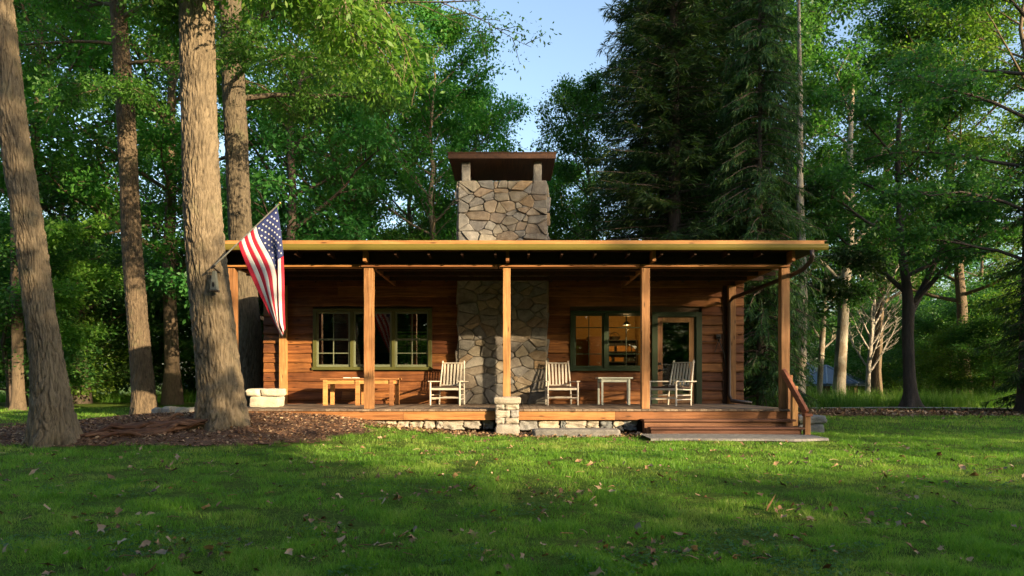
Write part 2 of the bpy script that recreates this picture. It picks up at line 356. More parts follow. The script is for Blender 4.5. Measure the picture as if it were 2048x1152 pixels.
def blades(n, xr, yr, hmin, hmax, wd, keepf, lean=.5, seed=0, weight=None):
    rs = np.random.RandomState(seed); y = rs.uniform(*yr, n); 
    if weight: y = yr[0] + (yr[1] - yr[0]) * rs.uniform(0, 1, n) ** weight
    x = rs.uniform(-1, 1, n) * (y * .76 + .6) if xr is None else rs.uniform(*xr, n)
    k = keepf(x, y); x, y = x[k], y[k]; n = len(x)
    clump = .5 + .95 * np.clip(fbm(np.stack([x * 2.6, y * 2.6, x * 0 + 1], -1), 3) * 1.1 + .45, 0, 1.5)
    h = rs.uniform(hmin, hmax, n) * clump; a = rs.uniform(0, 2 * np.pi, n); b = rs.uniform(0, 2 * np.pi, n); ln = rs.uniform(.1, lean, n) * h
    z = gh(x, y) - .012; wv = np.stack([np.cos(a), np.sin(a), a * 0], -1) * (wd * rs.uniform(.6, 1.3, n))[:, None]; lv = np.stack([np.cos(b), np.sin(b), b * 0], -1) * ln[:, None]
    p0 = np.stack([x, y, z], -1); up = np.array((0, 0, 1.)); m = p0 + lv * .35 + up * (h * .55)[:, None]; t = p0 + lv + up * h[:, None] * .95
    V = np.stack([p0 - wv, p0 + wv, m + wv * .75, m - wv * .75, t + wv * .1, t - wv * .1], 1).reshape(-1, 3); i = np.arange(n)[:, None] * 6
    Fc = np.concatenate([i + np.array([0, 1, 2, 3]), i + np.array([3, 2, 4, 5])], 1).reshape(-1, 4)
    tone = np.clip(rs.uniform(0, .6, n) + .12 + .55 * fbm(np.stack([x * .8, y * .8, x * 0], -1), 3) + .25 * fbm(np.stack([x * 3.5, y * 3.5, x * 0], -1), 2), 0, 1)
    return V, Fc, np.repeat(tone, 2)
def not_bed(x, y):
    m = mulch_mask(x, y) & (RNG.uniform(0, 1, len(x)) > .012); house = (y > 12.9) & (x > -6) & (x < 5.3) & (y < 22)
    st = (x > 2.2) & (x < 5.35) & (y > 11.25) & (y < 13.2); br = RNG.uniform(0, 1, len(x)) < brown_mask(x, y) * 1.15
    worn = fbm(np.stack([x * 1.3, y * 1.3, x * 0 + 21], -1), 3); br = br | (RNG.uniform(0, 1, len(x)) < np.clip((worn - .28) * 3.2, 0, .85))
    slab = (np.abs(x - .95) < .85) & (y > 12.35) & (y < 12.95)
    m = mulch_mask(x, y) & mulch_mask(x, y - .12) & mulch_mask(x, y + .10) & mulch_mask(x - .1, y) & mulch_mask(x + .1, y) & (RNG.uniform(0, 1, len(x)) > .02)
    return ~(m | house | st | br | slab)
parts = [blades(260000, None, (3.9, 8.5), .025, .062, .0022, not_bed, .9, 1, weight=1.35), blades(190000, None, (8.5, 14.5), .028, .062, .0034, not_bed, .8, 2, weight=1.1), blades(80000, None, (14.5, 26), .03, .075, .007, not_bed, .7, 3)]
V = []; Fc = []; rr = []; o_ = 0
for a, b, c in parts: V.append(a); Fc.append(b + o_); rr.append(c); o_ += len(a)
tag(link('lawn_grass', mesh_np('lawn_grass', np.concatenate(V), np.concatenate(Fc), np.concatenate(rr)), M['grass_blade']), 'short mown lawn grass in front of and around the cabin', 'grass', kind='stuff')
# reeds at the far right
def rk(x, y): return (y > 26.2 + .5 * np.sin(x)) & (noise3(np.stack([x * .5, y * .5, x * 0], -1)) > -.35)
V, Fc, rr = blades(60000, (6.5, 30), (26.0, 31), .15, .62, .008, rk, .5, 9)
tag(link('tall_grass', mesh_np('tall_grass', V, Fc, rr), M['reed_blade']), 'tall pale green grass beyond the path at the edge of the woods', 'grass', kind='stuff')
V, Fc, rr = blades(30000, (-26, -8), (33, 37), .15, .5, .012, lambda x, y: y > 0, .5, 10)
tag(link('tall_grass', mesh_np('rough_grass', V, Fc, rr), M['grass_blade']), 'rough green grass along the wood edge left of the cabin', 'grass', kind='stuff')
# leaf litter and chips
def flakes(x, y, s, seed, lift=.02, tilt=.5, asp=.6, hf=gh, base=0.0):
    rs = np.random.RandomState(seed); n = len(x); a = rs.uniform(0, 2 * np.pi, n); sz = s * rs.uniform(.5, 1.4, n)
    u = np.stack([np.cos(a), np.sin(a), rs.normal(0, tilt * .5, n)], -1); v = np.stack([-np.sin(a), np.cos(a), rs.normal(0, tilt, n)], -1)
    c = np.stack([x, y, hf(x, y) + base + rs.uniform(.3, 1, n) * lift], -1); up = np.zeros((n, 3)); up[:, 2] = rs.uniform(.05, .3, n)
    u *= sz[:, None]; v *= (sz * asp)[:, None]; cup = up * sz[:, None]
    V = np.stack([c - u + cup, c - u * .25 - v + cup * .3, c + u * .45 - v * .8, c + u + cup * .8, c + u * .35 + v * .9 + cup * .6, c - u * .35 + v * 1.0], 1).reshape(-1, 3)
    i = np.arange(n)[:, None] * 6; Fc = np.concatenate([i + [0, 1, 2, 5], i + [2, 3, 4, 5]], 1).reshape(-1, 4)
    return V, Fc, np.repeat(rs.uniform(0, 1, n), 2)
def lobed(x, y, s, seed, lift=.02, tilt=.5):
    rs = np.random.RandomState(seed); n = len(x); a = rs.uniform(0, 2 * np.pi, n); sz = s * rs.uniform(.45, 1.35, n) * np.where(rs.uniform(0, 1, n) < .15, 1.5, 1)
    u = np.stack([np.cos(a), np.sin(a), rs.normal(0, tilt * .6, n)], -1); v = np.stack([-np.sin(a), np.cos(a), rs.normal(0, tilt, n)], -1)
    c = np.stack([x, y, gh(x, y) + rs.uniform(.2, 1, n) * lift], -1); V = [c]
    for k in range(8):
        th = k * math.pi / 4; r = sz * (1.15 if k % 2 == 0 else .55) * rs.uniform(.75, 1.25, n); p = c + (u * (math.cos(th) * r)[:, None]) + v * (math.sin(th) * r * .8)[:, None]; p[:, 2] += rs.uniform(-.05, .75, n) * sz * (1 if k in (0, 1, 7, 3) else .4); V.append(p)
    V = np.stack(V, 1).reshape(-1, 3); i = np.arange(n)[:, None] * 9; Fc = np.concatenate([i + [0, 1 + q, 2 + q, 1 + (q + 2) % 8] for q in (0, 2, 4, 6)], 1).reshape(-1, 4)
    return V, Fc, np.repeat(np.clip(rs.uniform(0, 1, n), 0, 1), 4)
rs = np.random.RandomState(11); n = 4200; y = 4.0 + 9 * rs.uniform(0, 1, n) ** 1.3; x = rs.uniform(-1, 1, n) * y * .76
dens = np.clip(.10 + 2.2 * fbm(np.stack([x * 1.1, y * 1.1, x * 0 + 9], -1), 2), .06, 1); k = (rs.uniform(0, 1, n) < dens) & ~((y > 11.3) & (x > 2)) & ~((y > 12.8) & (x > -6)); x, y = x[k], y[k]
A = lobed(x, y, .026, 3, .04, .6)
n = 5200; x2 = rs.uniform(6, 19, n); y2 = rs.uniform(19, 25.5, n); k = rs.uniform(0, 1, n) < brown_mask(x2, y2) + .04; B = lobed(x2[k], y2[k], .045, 4, .03, .5)
n = 1500; x3 = rs.uniform(-3.2, 2.4, n); y3 = rs.uniform(12.2, 13.2, n); C_ = lobed(x3, y3, .028, 5, .02, .5)
V = np.concatenate([A[0], B[0], C_[0]]); Fc = np.concatenate([A[1], B[1] + len(A[0]), C_[1] + len(A[0]) + len(B[0])]); rr = np.concatenate([A[2], B[2], C_[2]])
tag(link('fallen_leaves', mesh_np('fallen_leaves', V, Fc, rr), M['dead_leaf']), 'dry brown leaves scattered over the lawn', 'fallen leaves', kind='stuff')
n = 26000; x = rs.uniform(-11, -1.8, n); y = rs.uniform(9.9, 14.4, n); k = mulch_mask(x, y); x, y = x[k], y[k]
V, Fc, rr = flakes(x, y, .026, 6, .03, .5, .35, base=.05 * np.clip((1 - (np.abs((x + 6.3) / 4.1) ** 4 + np.abs((y - 12.2) / 1.95) ** 4)) * 1.5, 0, 1) + .006)
tag(link('bark_mulch', mesh_np('bark_mulch', V, Fc, rr), M['wood_chip']), 'brown bark chips and dead leaves covering the bed under the trees', 'mulch', kind='stuff')
x = rs.uniform(-1, 1, 240); y = rs.uniform(4.5, 12, 240); x = x * y * .76; tw = MB(77)
for i in range(240):
    if x[i] > 2 and y[i] > 11: continue
    a = rs.uniform(0, 6.28); l = rs.uniform(.04, .16); g = float(gh(x[i], y[i])) + .03; b_ = rs.normal(0, .02)
    tw.tube([(x[i], y[i], g), (x[i] + math.cos(a) * l * .5 + b_, y[i] + math.sin(a) * l * .5, g + .012), (x[i] + math.cos(a) * l, y[i] + math.sin(a) * l, g + .004)], [.003, .003, .0015], 4)
tag(tw.build('twigs', M['wood_chip']), 'small dry twigs scattered over the lawn', 'twigs', kind='stuff')
n = 60000; y = 4 + 9 * rs.uniform(0, 1, n) ** 1.2; x = rs.uniform(-1, 1, n) * y * .76; cm = fbm(np.stack([x * .9, y * .9, x * 0 + 33], -1), 3); k = (cm > .25) & ~mulch_mask(x, y) & ~((y > 11.2) & (x > 2)) & (y < 12.4)
V, Fc, rr = flakes(x[k], y[k], .010, 8, .035, .3, .9); tag(link('clover', mesh_np('clover', V, Fc, rr), M['clover_leaf']), 'low clover patches growing in the lawn', 'clover', kind='stuff')
# path far right, slabs
pm = MB(3); N_ = 40; V = []; Fc = []
for i in range(N_ + 1):
    x = 6 + i * .6; yc = 25.2 - .012 * (x - 8) ** 2 * .3 + (.0 if x < 14 else -.05 * (x - 14) ** 1.2)
    for yy in (yc - .28, yc + .5): V.append((x, yy, float(gh(x, yy)) + .035))
for i in range(N_): Fc.append((2 * i, 2 * i + 2, 2 * i + 3, 2 * i + 1))
pm.add(V, Fc); tag(pm.build('path', M['path_stone']), kind='structure')
# ------------------------------------------------------------------ cabin
CY = 16.2; DZ = .70; WXL, WXR = -5.69, 5.31
cabin = empty('cabin', (0, 13.0, .25)); tag(cabin, 'low flat-roofed brown timber cabin with deep front porch and big stone chimney', 'cabin')
CI = Matrix.Translation((0, -13.0, -.25))
def cpart(mb, name, mat, bevel=0, parent=None, **k):
    o = mb.build(name, M[mat], parent or cabin, bevel, **k)
    if parent is None: o.location = (0, -13.0, -.25)
    return o
openings = [(XX(626, CY - .05), XX(864, CY - .05), 1.475, 2.88), (XX(1140, CY), 3.12, 1.45, 2.83), (3.20, 4.34, .0, 2.80), (-1.24, .80, 0, 9)]
def wallrow(mb, x0, x1, z0, z1, seed):
    ivs = [(x0, x1)]
    for (a, b, c, d) in openings:
        if z1 - .02 > c and z0 + .02 < d:
            nw = []
            for (p, q) in ivs:
                if b <= p or a >= q: nw.append((p, q)); continue
                if a > p: nw.append((p, a))
                if b < q: nw.append((b, q))
            ivs = nw
    for (p, q) in ivs:
        if q - p < .03: continue
        L = q - p; cuts = [p, q]
        if L > 2.5 and random.Random(seed).random() < .6: cuts = [p, p + L * random.Random(seed + 5).uniform(.3, .7), q]
        for a, b in zip(cuts[:-1], cuts[1:]):
            n = max(2, int((b - a) / .1)); xs = np.linspace(a + .002, b - .002, n + 1); nz_ = noise3(np.stack([xs * 1.7, xs * 0 + seed, xs * 0], -1)); n2 = noise3(np.stack([xs * 6, xs * 0 + seed, xs * 0 + 4], -1))
            zb = z0 - .012 + .020 * nz_ + .006 * n2; pr = .052 + .008 * nz_ + .004 * n2; V = []
            for i in range(n + 1):
                V += [(xs[i], CY + .03, zb[i] + .004), (xs[i], CY - pr[i], zb[i]), (xs[i], CY - pr[i] - .002, zb[i] + .03), (xs[i], CY - .008, z1 + .012), (xs[i], CY + .03, z1 + .012)]
            Fc = []
            for i in range(n):
                for j in range(4): k0 = i * 5 + j; Fc.append((k0, k0 + 5, k0 + 6, k0 + 1))
            Fc += [(0, 1, 2, 3, 4), tuple(n * 5 + j for j in (4, 3, 2, 1, 0))]
            mb.add(V, Fc)
sd = MB(21); z = DZ - .12; k = 0
while z < 3.6:
    h = .205 + .02 * random.Random(k).random(); wallrow(sd, WXL, WXR, z, min(z + h, 3.62), k * 7 + 1); z += h; k += 1
cpart(sd, 'front_siding', 'siding_wood')
# other walls (solid boards)
wl = MB(22)
for k in range(14):
    z0 = DZ - .12 + k * .216
    wl.box((WXL, CY + .04, z0), (WXL + .12, 21.6, z0 + .212)); wl.box((WXR - .12, CY + .04, z0), (WXR, 21.6, z0 + .212))
    for a, b in ((WXL + .122, -3.62), (-2.38, WXR - .122)): wl.box((a, 21.45, z0), (b, 21.6, z0 + .212))
    if not (1.45 < z0 + .1 < 2.75): wl.box((-3.618, 21.45, z0), (-2.382, 21.6, z0 + .212))
cpart(wl, 'outer_wall', 'siding_wood')
# corner trim and wall posts
for x in (XX(567, CY - .1), XX(1463, CY - .1)):
    m = MB(int(x * 10)); m.box((x - .08, CY - .17, DZ), (x + .08, CY - .045, 3.4)); cpart(m, 'wall_post', 'post_wood', .006)
m = MB(4); m.box((XX(1444, CY), CY - .06, DZ), (XX(1452, CY), CY + .0, 3.4)); cpart(m, 'wall_batten', 'rafter_wood')
# interior shell
m = MB(5); m.box((WXL + .13, CY + .04, DZ - .06), (WXR - .13, 21.44, DZ - .01)); cpart(m, 'interior_floor', 'brown_cabinet')
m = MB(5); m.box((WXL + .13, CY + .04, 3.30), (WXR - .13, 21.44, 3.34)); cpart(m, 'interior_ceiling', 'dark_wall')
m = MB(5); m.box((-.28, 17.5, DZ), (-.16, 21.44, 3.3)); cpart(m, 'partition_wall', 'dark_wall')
m = MB(5); m.box((-.15, 19.3, DZ), (3.36, 19.4, 3.3)); m.box((3.362, CY + .08, DZ), (3.42, 21.43, 3.3)); m.box((.83, CY + .06, DZ), (.93, 19.29, 3.3)); cpart(m, 'amber_partition', 'amber_wall')
# inner lining of the front wall
m = MB(6)
for a, b, c, d in ((WXL + .13, -4.56, DZ, 3.3), (-4.56, -1.83, DZ, 1.47), (-4.56, -1.83, 2.88, 3.3), (-1.83, -1.25, DZ, 3.3), (.94, 1.33, DZ, 3.3), (1.33, 3.12, DZ, 1.45), (1.33, 3.12, 2.83, 3.3), (3.12, 3.2, DZ, 3.3), (3.2, 4.34, 2.8, 3.3), (4.34, WXR - .13, DZ, 3.3)):
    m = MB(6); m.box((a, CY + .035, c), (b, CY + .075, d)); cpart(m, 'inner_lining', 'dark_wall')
# windows
def window(x0, x1, z0, z1, units, name='window', trim='olive_paint', sashm='sash_paint'):
    t = .09; fr = MB(7)
    yf = CY - .075
    fr.box((x0, yf, z1 - t * .8), (x1, CY + .05, z1)); fr.box((x0 - .02, yf - .03, z0), (x1 + .02, CY + .05, z0 + t * .75))
    fr.box((x0, yf, z0 + t * .75), (x0 + t, CY + .05, z1 - t * .8)); fr.box((x1 - t, yf, z0 + t * .75), (x1, CY + .05, z1 - t * .8))
    f = cpart(fr, name, trim, .005)
    for i, (a, b, cols, rows, kind) in enumerate(units):
        s = MB(9 + i); g = MB(10)
        if i: pa = units[i - 1][1]; mul = MB(8 + i); mul.box((pa + .002, yf + .008, z0 + t * .75), (a - .002, CY + .04, z1 - t * .8)); cpart(mul, 'mullion', trim, .004, parent=f)
        za, zb = z0 + t * .75 + .003, z1 - t * .8 - .003; y0 = CY - .03; sw = .042
        s.box((a, y0, za), (a + sw, y0 + .04, zb)); s.box((b - sw, y0, za), (b, y0 + .04, zb)); s.box((a + sw, y0, za), (b - sw, y0 + .04, za + sw * 1.3)); s.box((a + sw, y0, zb - sw), (b - sw, y0 + .04, zb))
        for c in range(1, cols): xc = a + (b - a) * c / cols; s.box((xc - .010, y0 + .006, za + sw * 1.3), (xc + .010, y0 + .03, zb - sw))
        for r in rows: zc = za + (zb - za) * r; ww = .022 if (kind == 'hung' and abs(r - .5) < .01) else .010; s.box((a + sw, y0 + .004, zc - ww), (b - sw, y0 + .032, zc + ww))
        g.box((a + sw * .5, y0 + .012, za + .01), (b - sw * .5, y0 + .0165, zb - .01))
        cpart(s, 'sash', sashm, .003, parent=f); cpart(g, 'pane', 'window_glass', parent=f)
    return f
def ux(a, b): return (XX(a, CY), XX(b, CY))
o = openings[0]
window(o[0], o[1], o[2], o[3], [(*ux(634, 701), 2, (.25, .5), 'hung'), (*ux(708, 784), 1, (), 'fixed'), (*ux(791, 858), 2, (.25, .5), 'hung')])
o = openings[1]
window(o[0], o[1], o[2], o[3], [(*ux(1148, 1207), 2, (.26, .75), 'x'), (*ux(1214, 1290), 2, (.26, .75), 'x')], trim='green_trim', sashm='green_trim')
rw = MB(12); x0, x1, z0, z1, yb = -3.6, -2.4, 1.5, 2.7, 21.5
for a, b in (((x0, yb, z0), (x0 + .06, yb + .05, z1)), ((x1 - .06, yb, z0), (x1, yb + .05, z1)), ((x0 + .06, yb, z0), (x1 - .06, yb + .05, z0 + .06)), ((x0 + .06, yb, z1 - .06), (x1 - .06, yb + .05, z1))): rw.box(a, b)
for k in (1, 2): rw.box((x0 + .4 * k - .012, yb + .01, z0 + .06), (x0 + .4 * k + .012, yb + .04, z1 - .06))
for k in (1, 2): rw.box((x0 + .06, yb + .012, z0 + .4 * k - .01), (x1 - .06, yb + .038, z0 + .4 * k + .01))
cpart(rw, 'window_frame', 'green_trim')
# door
x0, x1, z0, z1 = openings[2][0], openings[2][1], DZ, 2.80
m = MB(13); m.box((x0, CY - .08, z0), (x0 + .13, CY + .05, z1)); m.box((x1 - .13, CY - .08, z0), (x1, CY + .05, z1)); m.box((x0 + .13, CY - .08, z1 - .11), (x1 - .13, CY + .05, z1)); m.box((x1 - .16, CY - .05, z0), (x1 - .135, CY + .02, z1 - .11))
cpart(m, 'door_frame', 'green_trim', .004)
da, db, dt = x0 + .135, x1 - .165, z1 - .115; yd = CY - .025
m = MB(14); m.box((da, yd, z0 + .01), (da + .115, yd + .045, dt)); m.box((db - .115, yd, z0 + .01), (db, yd + .045, dt)); m.box((da + .116, yd + .001, z0 + .01), (db - .116, yd + .044, z0 + .22)); m.box((da + .116, yd + .001, dt - .12), (db - .116, yd + .044, dt))
door = cpart(m, 'door', 'door_wood', .004)
m = MB(14); m.box((da + .11, yd + .02, z0 + .2), (db - .11, yd + .025, dt - .1)); cpart(m, 'pane', 'window_glass', parent=door)
m = MB(15); m.tube([(da + .055, yd, 1.62), (da + .055, yd - .03, 1.62)], .03, 12); cpart(m, 'deadbolt', 'dark_metal', parent=door)
m = MB(15); m.tube([(da + .055, yd, 1.47), (da + .055, yd - .03, 1.47)], .03, 12)
m.tube([(da + .055, yd - .03, 1.47), (da + .055, yd - .055, 1.47), (da + .15, yd - .055, 1.475)], .010, 8); cpart(m, 'handle', 'dark_metal', parent=door, smooth=True)
# stonework
def vor_cells(w, h, n, seed, asp=1.5):
    rs = np.random.RandomState(seed); p = rs.uniform(0, 1, (n, 2)) * (w, h * asp); H = h * asp
    S = rs.uniform(0, 1, (6000, 2)) * (w, H)
    for it in range(1):
        d = ((S[:, None] - p[None]) ** 2).sum(2).argmin(1)
        for i in range(n):
            q = S[d == i]
            if len(q): p[i] = p[i] * .4 + q.mean(0) * .6
    p += rs.normal(0, .03, p.shape)
    wt = rs.uniform(0, .045, n); cells = []
    for i in range(n):
        poly = [(0, 0), (w, 0), (w, H), (0, H)]; order = ((p - p[i]) ** 2).sum(1).argsort()[1:24]
        for j in order:
            d = p[j] - p[i]; L2 = d @ d; mid = ((p[j] @ p[j]) - (p[i] @ p[i]) + wt[i] - wt[j]) / 2
            out = []
            for a, b in zip(poly, poly[1:] + poly[:1]):
                fa, fb = d @ a - mid, d @ b - mid
                if fa <= 0: out.append(a)
                if fa * fb < 0: t = fa / (fa - fb); out.append((a[0] + (b[0] - a[0]) * t, a[1] + (b[1] - a[1]) * t))
            poly = out
            if len(poly) < 3: break
        if len(poly) >= 3: cells.append([(a, b / asp) for a, b in poly])
    return cells
def stones_on(mb, w, h, n, seed, mp, depth=.05, gap=.006, asp=1.5, border=0):
    rs = random.Random(seed)
    for c in vor_cells(w, h, n, seed, asp):
        cx = sum(a for a, b in c) / len(c); cy = sum(b for a, b in c) / len(c); r = max(math.hypot(a - cx, b - cy) for a, b in c)
        if r < .04: continue
        def inset(k, g):
            out = []
            for a, b in c:
                d = math.hypot(a - cx, b - cy) + 1e-6; s = max(.1, (d - g) / d) * k; out.append((cx + (a - cx) * s, cy + (b - cy) * s))
            return out
        def chaikin(q):
            o = []
            for (a, b), (e, f) in zip(q, q[1:] + q[:1]): L = math.hypot(e - a, f - b); t = min(.22, .022 / (L + 1e-6)); o += [(a + (e - a) * t, b + (f - b) * t), (a + (e - a) * (1 - t), b + (f - b) * (1 - t))]
            return o
        k1 = [(a + rs.uniform(-.004, .004), b + rs.uniform(-.004, .004)) for a, b in chaikin(inset(1, gap))]; n1 = len(k1); dp = depth * rs.uniform(.5, 1.5); tx, ty = rs.uniform(-.16, .16), rs.uniform(-.16, .16)
        V = []
        for kk, dd in ((1, 0), (1, .6), (.95, .9), (.86, 1.0), (.45, 1.05)):
            for (a, b) in k1:
                a2, b2 = cx + (a - cx) * kk, cy + (b - cy) * kk; dz = dp * dd + ((a2 - cx) * tx + (b2 - cy) * ty) * (dd > 0) + .010 * (dd > .8) * float(noise3(np.array((a2 * 9, b2 * 9, seed))))
                V.append(mp(a2, b2, max(dz, .0)))
        Fc = []
        for ring in range(4):
            for j in range(n1): j2 = (j + 1) % n1; Fc.append((ring * n1 + j, ring * n1 + j2, ring * n1 + n1 + j2, ring * n1 + n1 + j))
        Fc.append(tuple(4 * n1 + j for j in range(n1))); mb.add(V, Fc)
chx0, chx1, chy0, chy1, chz1 = -1.21, .79, 15.9, 17.42, 5.74
m = MB(30); m.box((chx0, chy0 + .045, .3), (chx1, chy1 - .045, chz1 - .02)); ch = cpart(m, 'chimney', 'mortar')
m = MB(31)
stones_on(m, 2.0, 2.92, 105, 4, lambda u, v, d: (chx0 + u, chy0 + .045 - d, DZ + v))
stones_on(m, 2.0, chz1 - 3.74, 82, 9, lambda u, v, d: (chx0 + u, chy0 + .045 - d, 3.74 + v))
stones_on(m, 1.43, chz1 - 3.74, 34, 6, lambda u, v, d: (chx1 - .0 + d, chy0 + .045 + u, 3.74 + v), .04)
stones_on(m, 1.43, chz1 - 3.74, 34, 7, lambda u, v, d: (chx0 - d, chy0 + .045 + u, 3.74 + v), .04)
stones_on(m, 2.0, chz1 - 3.74, 62, 8, lambda u, v, d: (chx0 + u, chy1 - .045 + d, 3.74 + v))
stones_on(m, .26, 2.85, 9, 16, lambda u, v, d: (chx1 + d, chy0 + .045 + u, DZ + v), .03); stones_on(m, .26, 2.85, 9, 17, lambda u, v, d: (chx0 - d, chy0 + .045 + u, DZ + v), .03)
cpart(m, 'stone_facing', 'field_stone', parent=ch)
cz = 6.17
for (x, y) in ((XX(932, 15.95), 16.0), (XX(1075, 15.95), 16.0), (XX(932, 15.95), 17.25), (XX(1075, 15.95), 17.25)):
    m = MB(32); m.rock((x - .095, y - .1, chz1 - .03), (x + .095, y + .1, cz + .01), seed=int(x * 10 + y), p=9, amp=.06)
    cpart(m, 'cap_pier', 'field_stone', parent=ch, smooth=True)
m = MB(33); cx0, cx1 = XX(898, 15.75), XX(1110, 15.75); m.box((cx0, 15.75, cz), (cx1, 17.45, cz + .10)); cap = cpart(m, 'chimney_cap', 'rafter_wood', .005, parent=ch)
m = MB(34); m.box((cx0 - .02, 15.71, cz + .005), (cx1 + .02, 15.748, cz + .125)); m.box((cx0 - .03, 15.69, cz + .127), (cx1 + .03, 17.5, cz + .145)); cpart(m, 'cap_fascia', 'rafter_wood', .003, parent=ch)
m = MB(34); m.lathe((-.21, 16.6, chz1 - .02), [(.0, .0), (.22, 0), (.22, .12), (.17, .12), (.17, .02)], 20); cpart(m, 'flue', 'dark_wall', parent=ch)
# roof
RX0, RX1, RY0, RY1, RZ = -5.62, 5.57, 12.62, 22.1, 3.60
m = MB(35)
m.box((RX0, RY0 + .05, RZ), (chx0 - .0, RY1, RZ + .10)); m.box((chx1, RY0 + .05, RZ), (RX1, RY1, RZ + .10)); m.box((chx0, RY0 + .05, RZ), (chx1, chy0 + .05, RZ + .10)); m.box((chx0, chy1 - .05, RZ), (chx1, RY1, RZ + .10))
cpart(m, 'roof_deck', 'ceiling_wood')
m = MB(36); rr_ = random.Random(3)
m.box((RX0 - .01, RY0 + .06, RZ + .103), (RX1 + .01, chy0, RZ + .135)); m.box((RX0, chy1, RZ + .103), (RX1, RY1, RZ + .135)); m.box((RX0, chy0 + .001, RZ + .103), (chx0 - .04, chy1 - .001, RZ + .135)); m.box((chx1 + .04, chy0 + .001, RZ + .103), (RX1, chy1 - .001, RZ + .135))
x = RX0
while x < RX1: m.rock((x, RY0 + .04, RZ + .125), (x + rr_.uniform(.06, .2), RY0 + .16, RZ + .137 + rr_.uniform(0, .008)), seed=x, n=4); x += rr_.uniform(.12, .3)
cpart(m, 'roofing', 'roof_gravel')
m = MB(37); m.box((RX0, RY0 - .03, RZ + .060), (RX1, RY0 + .045, RZ + .125)); m.box((RX1, RY0 + .05, RZ + .0), (RX1 + .03, RY1, RZ + .12)); m.box((RX0 - .03, RY0 + .05, RZ), (RX0, RY1, RZ + .12)); cpart(m, 'fascia', 'fascia_wood')
# K-style gutter as an extruded profile
prof = [(.0, .10), (-.075, .10), (-.080, .092), (-.075, .07), (-.072, .04), (-.060, .015), (-.05, .0), (0, .0)]
m = MB(38); V = []; Fc = []; np_ = len(prof)
for x in (RX0 + .0, RX1 + .06): V += [(x, RY0 + .002 + a, RZ - .045 + b) for a, b in prof]
for j in range(np_ - 1):
    if j != 0: Fc.append((j, j + 1, np_ + j + 1, np_ + j))
Fc.append(tuple(range(np_))); Fc.append(tuple(range(np_, 2 * np_))[::-1]); m.add(V, Fc, .5)
m.box((RX0, RY0 - .075, RZ + .050), (RX1 + .055, RY0 - .0, RZ + .056), .5)
gut = cpart(m, 'gutter', 'gutter_paint')
m = MB(39); xo = XX(1622, 12.6)
m.tube([(xo, 12.57, RZ - .05), (xo + .01, 12.57, RZ - .16), (xo + .0, 12.60, RZ - .24), (xo - .06, 12.8, RZ - .36), (xo - .14, 13.25, RZ - .42), (4.98, 15.9, 3.10), (4.94, 16.06, 3.0), (4.94, 16.06, .9), (4.97, 15.98, .78), (5.35, 15.75, .73)], .042, 10)
cpart(m, 'downspout', 'brown_metal', smooth=True)
# beam, rafters, joists
postX = [-5.22, XX(738.5, 13.2), XX(1013.5, 13.2), XX(1290, 13.2), XX(1568, 13.2)]
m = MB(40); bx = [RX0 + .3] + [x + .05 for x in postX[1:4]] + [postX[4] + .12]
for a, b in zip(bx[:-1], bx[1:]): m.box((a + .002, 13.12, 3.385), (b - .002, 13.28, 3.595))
cpart(m, 'beam_shaded', 'ceiling_wood', .004); m = MB(140)  # upper beam in darker wood: its shade is put into the colour
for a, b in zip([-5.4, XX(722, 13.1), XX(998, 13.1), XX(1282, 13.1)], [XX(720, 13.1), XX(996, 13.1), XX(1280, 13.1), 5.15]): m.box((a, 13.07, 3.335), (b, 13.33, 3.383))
cpart(m, 'beam_lit_strip', 'beam_wood', .003)  # lower strip of the beam in lighter wood: sunlight put into the colour
for i, x in enumerate([-5.35, XX(729, 12.85), XX(1015, 12.85), XX(1308, 12.85), XX(1587, 12.85)]):
    m = MB(41 + i); yy = 12.84; V = [(x - .03, yy, 3.597), (x + .03, yy, 3.597), (x + .03, yy, 3.40), (x - .03, yy, 3.40)]
    m.box((x - .03, yy, 3.40), (x + .03, 13.115, 3.598)); m.box((x - .03, 13.285, 3.40), (x + .03, CY - .04, 3.598)); cpart(m, 'rafter', 'beam_wood', .003)
m = MB(48)
for k in range(18):
    x = -5.1 + k * .6
    if min(abs(x - p) for p in postX) > .15: m.box((x - .02, 12.70, 3.49), (x + .02, 13.115, 3.598)); m.box((x - .02, 13.285, 3.49), (x + .02, CY - .04, 3.598))
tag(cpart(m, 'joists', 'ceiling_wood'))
m = MB(49)
for y in (13.9, 14.6, 15.3): m.box((-5.5, y, 3.40), (5.45, y + .05, 3.487))
cpart(m, 'purlins', 'rafter_wood')
# posts
for i, x in enumerate(postX):
    m = MB(60 + i); zb = DZ if i != 2 else ZZ(795, 13.2); hw = (.085, .085, .07, .075, .078)[i]; lean = (-.02, 0, .0, 0, .0)[i]
    rg = random.Random(i); V = []; Fc = []; n = 12
    for k in range(n + 1):
        z = zb + (3.333 - zb) * k / n; j = rg.uniform(-.003, .003)
        for sx, sy in ((-1, -1), (1, -1), (1, 1), (-1, 1)): V.append((x + sx * (hw + j) + lean * k / n, 13.2 + sy * (.08 + j), z))
    for k in range(n):
        for j in range(4): j2 = (j + 1) % 4; Fc.append((k * 4 + j, k * 4 + j2, k * 4 + 4 + j2, k * 4 + 4 + j))
    Fc += [(3, 2, 1, 0), tuple(n * 4 + j for j in range(4))]; m.add(V, Fc); cpart(m, 'porch_post', 'post_wood', .006)
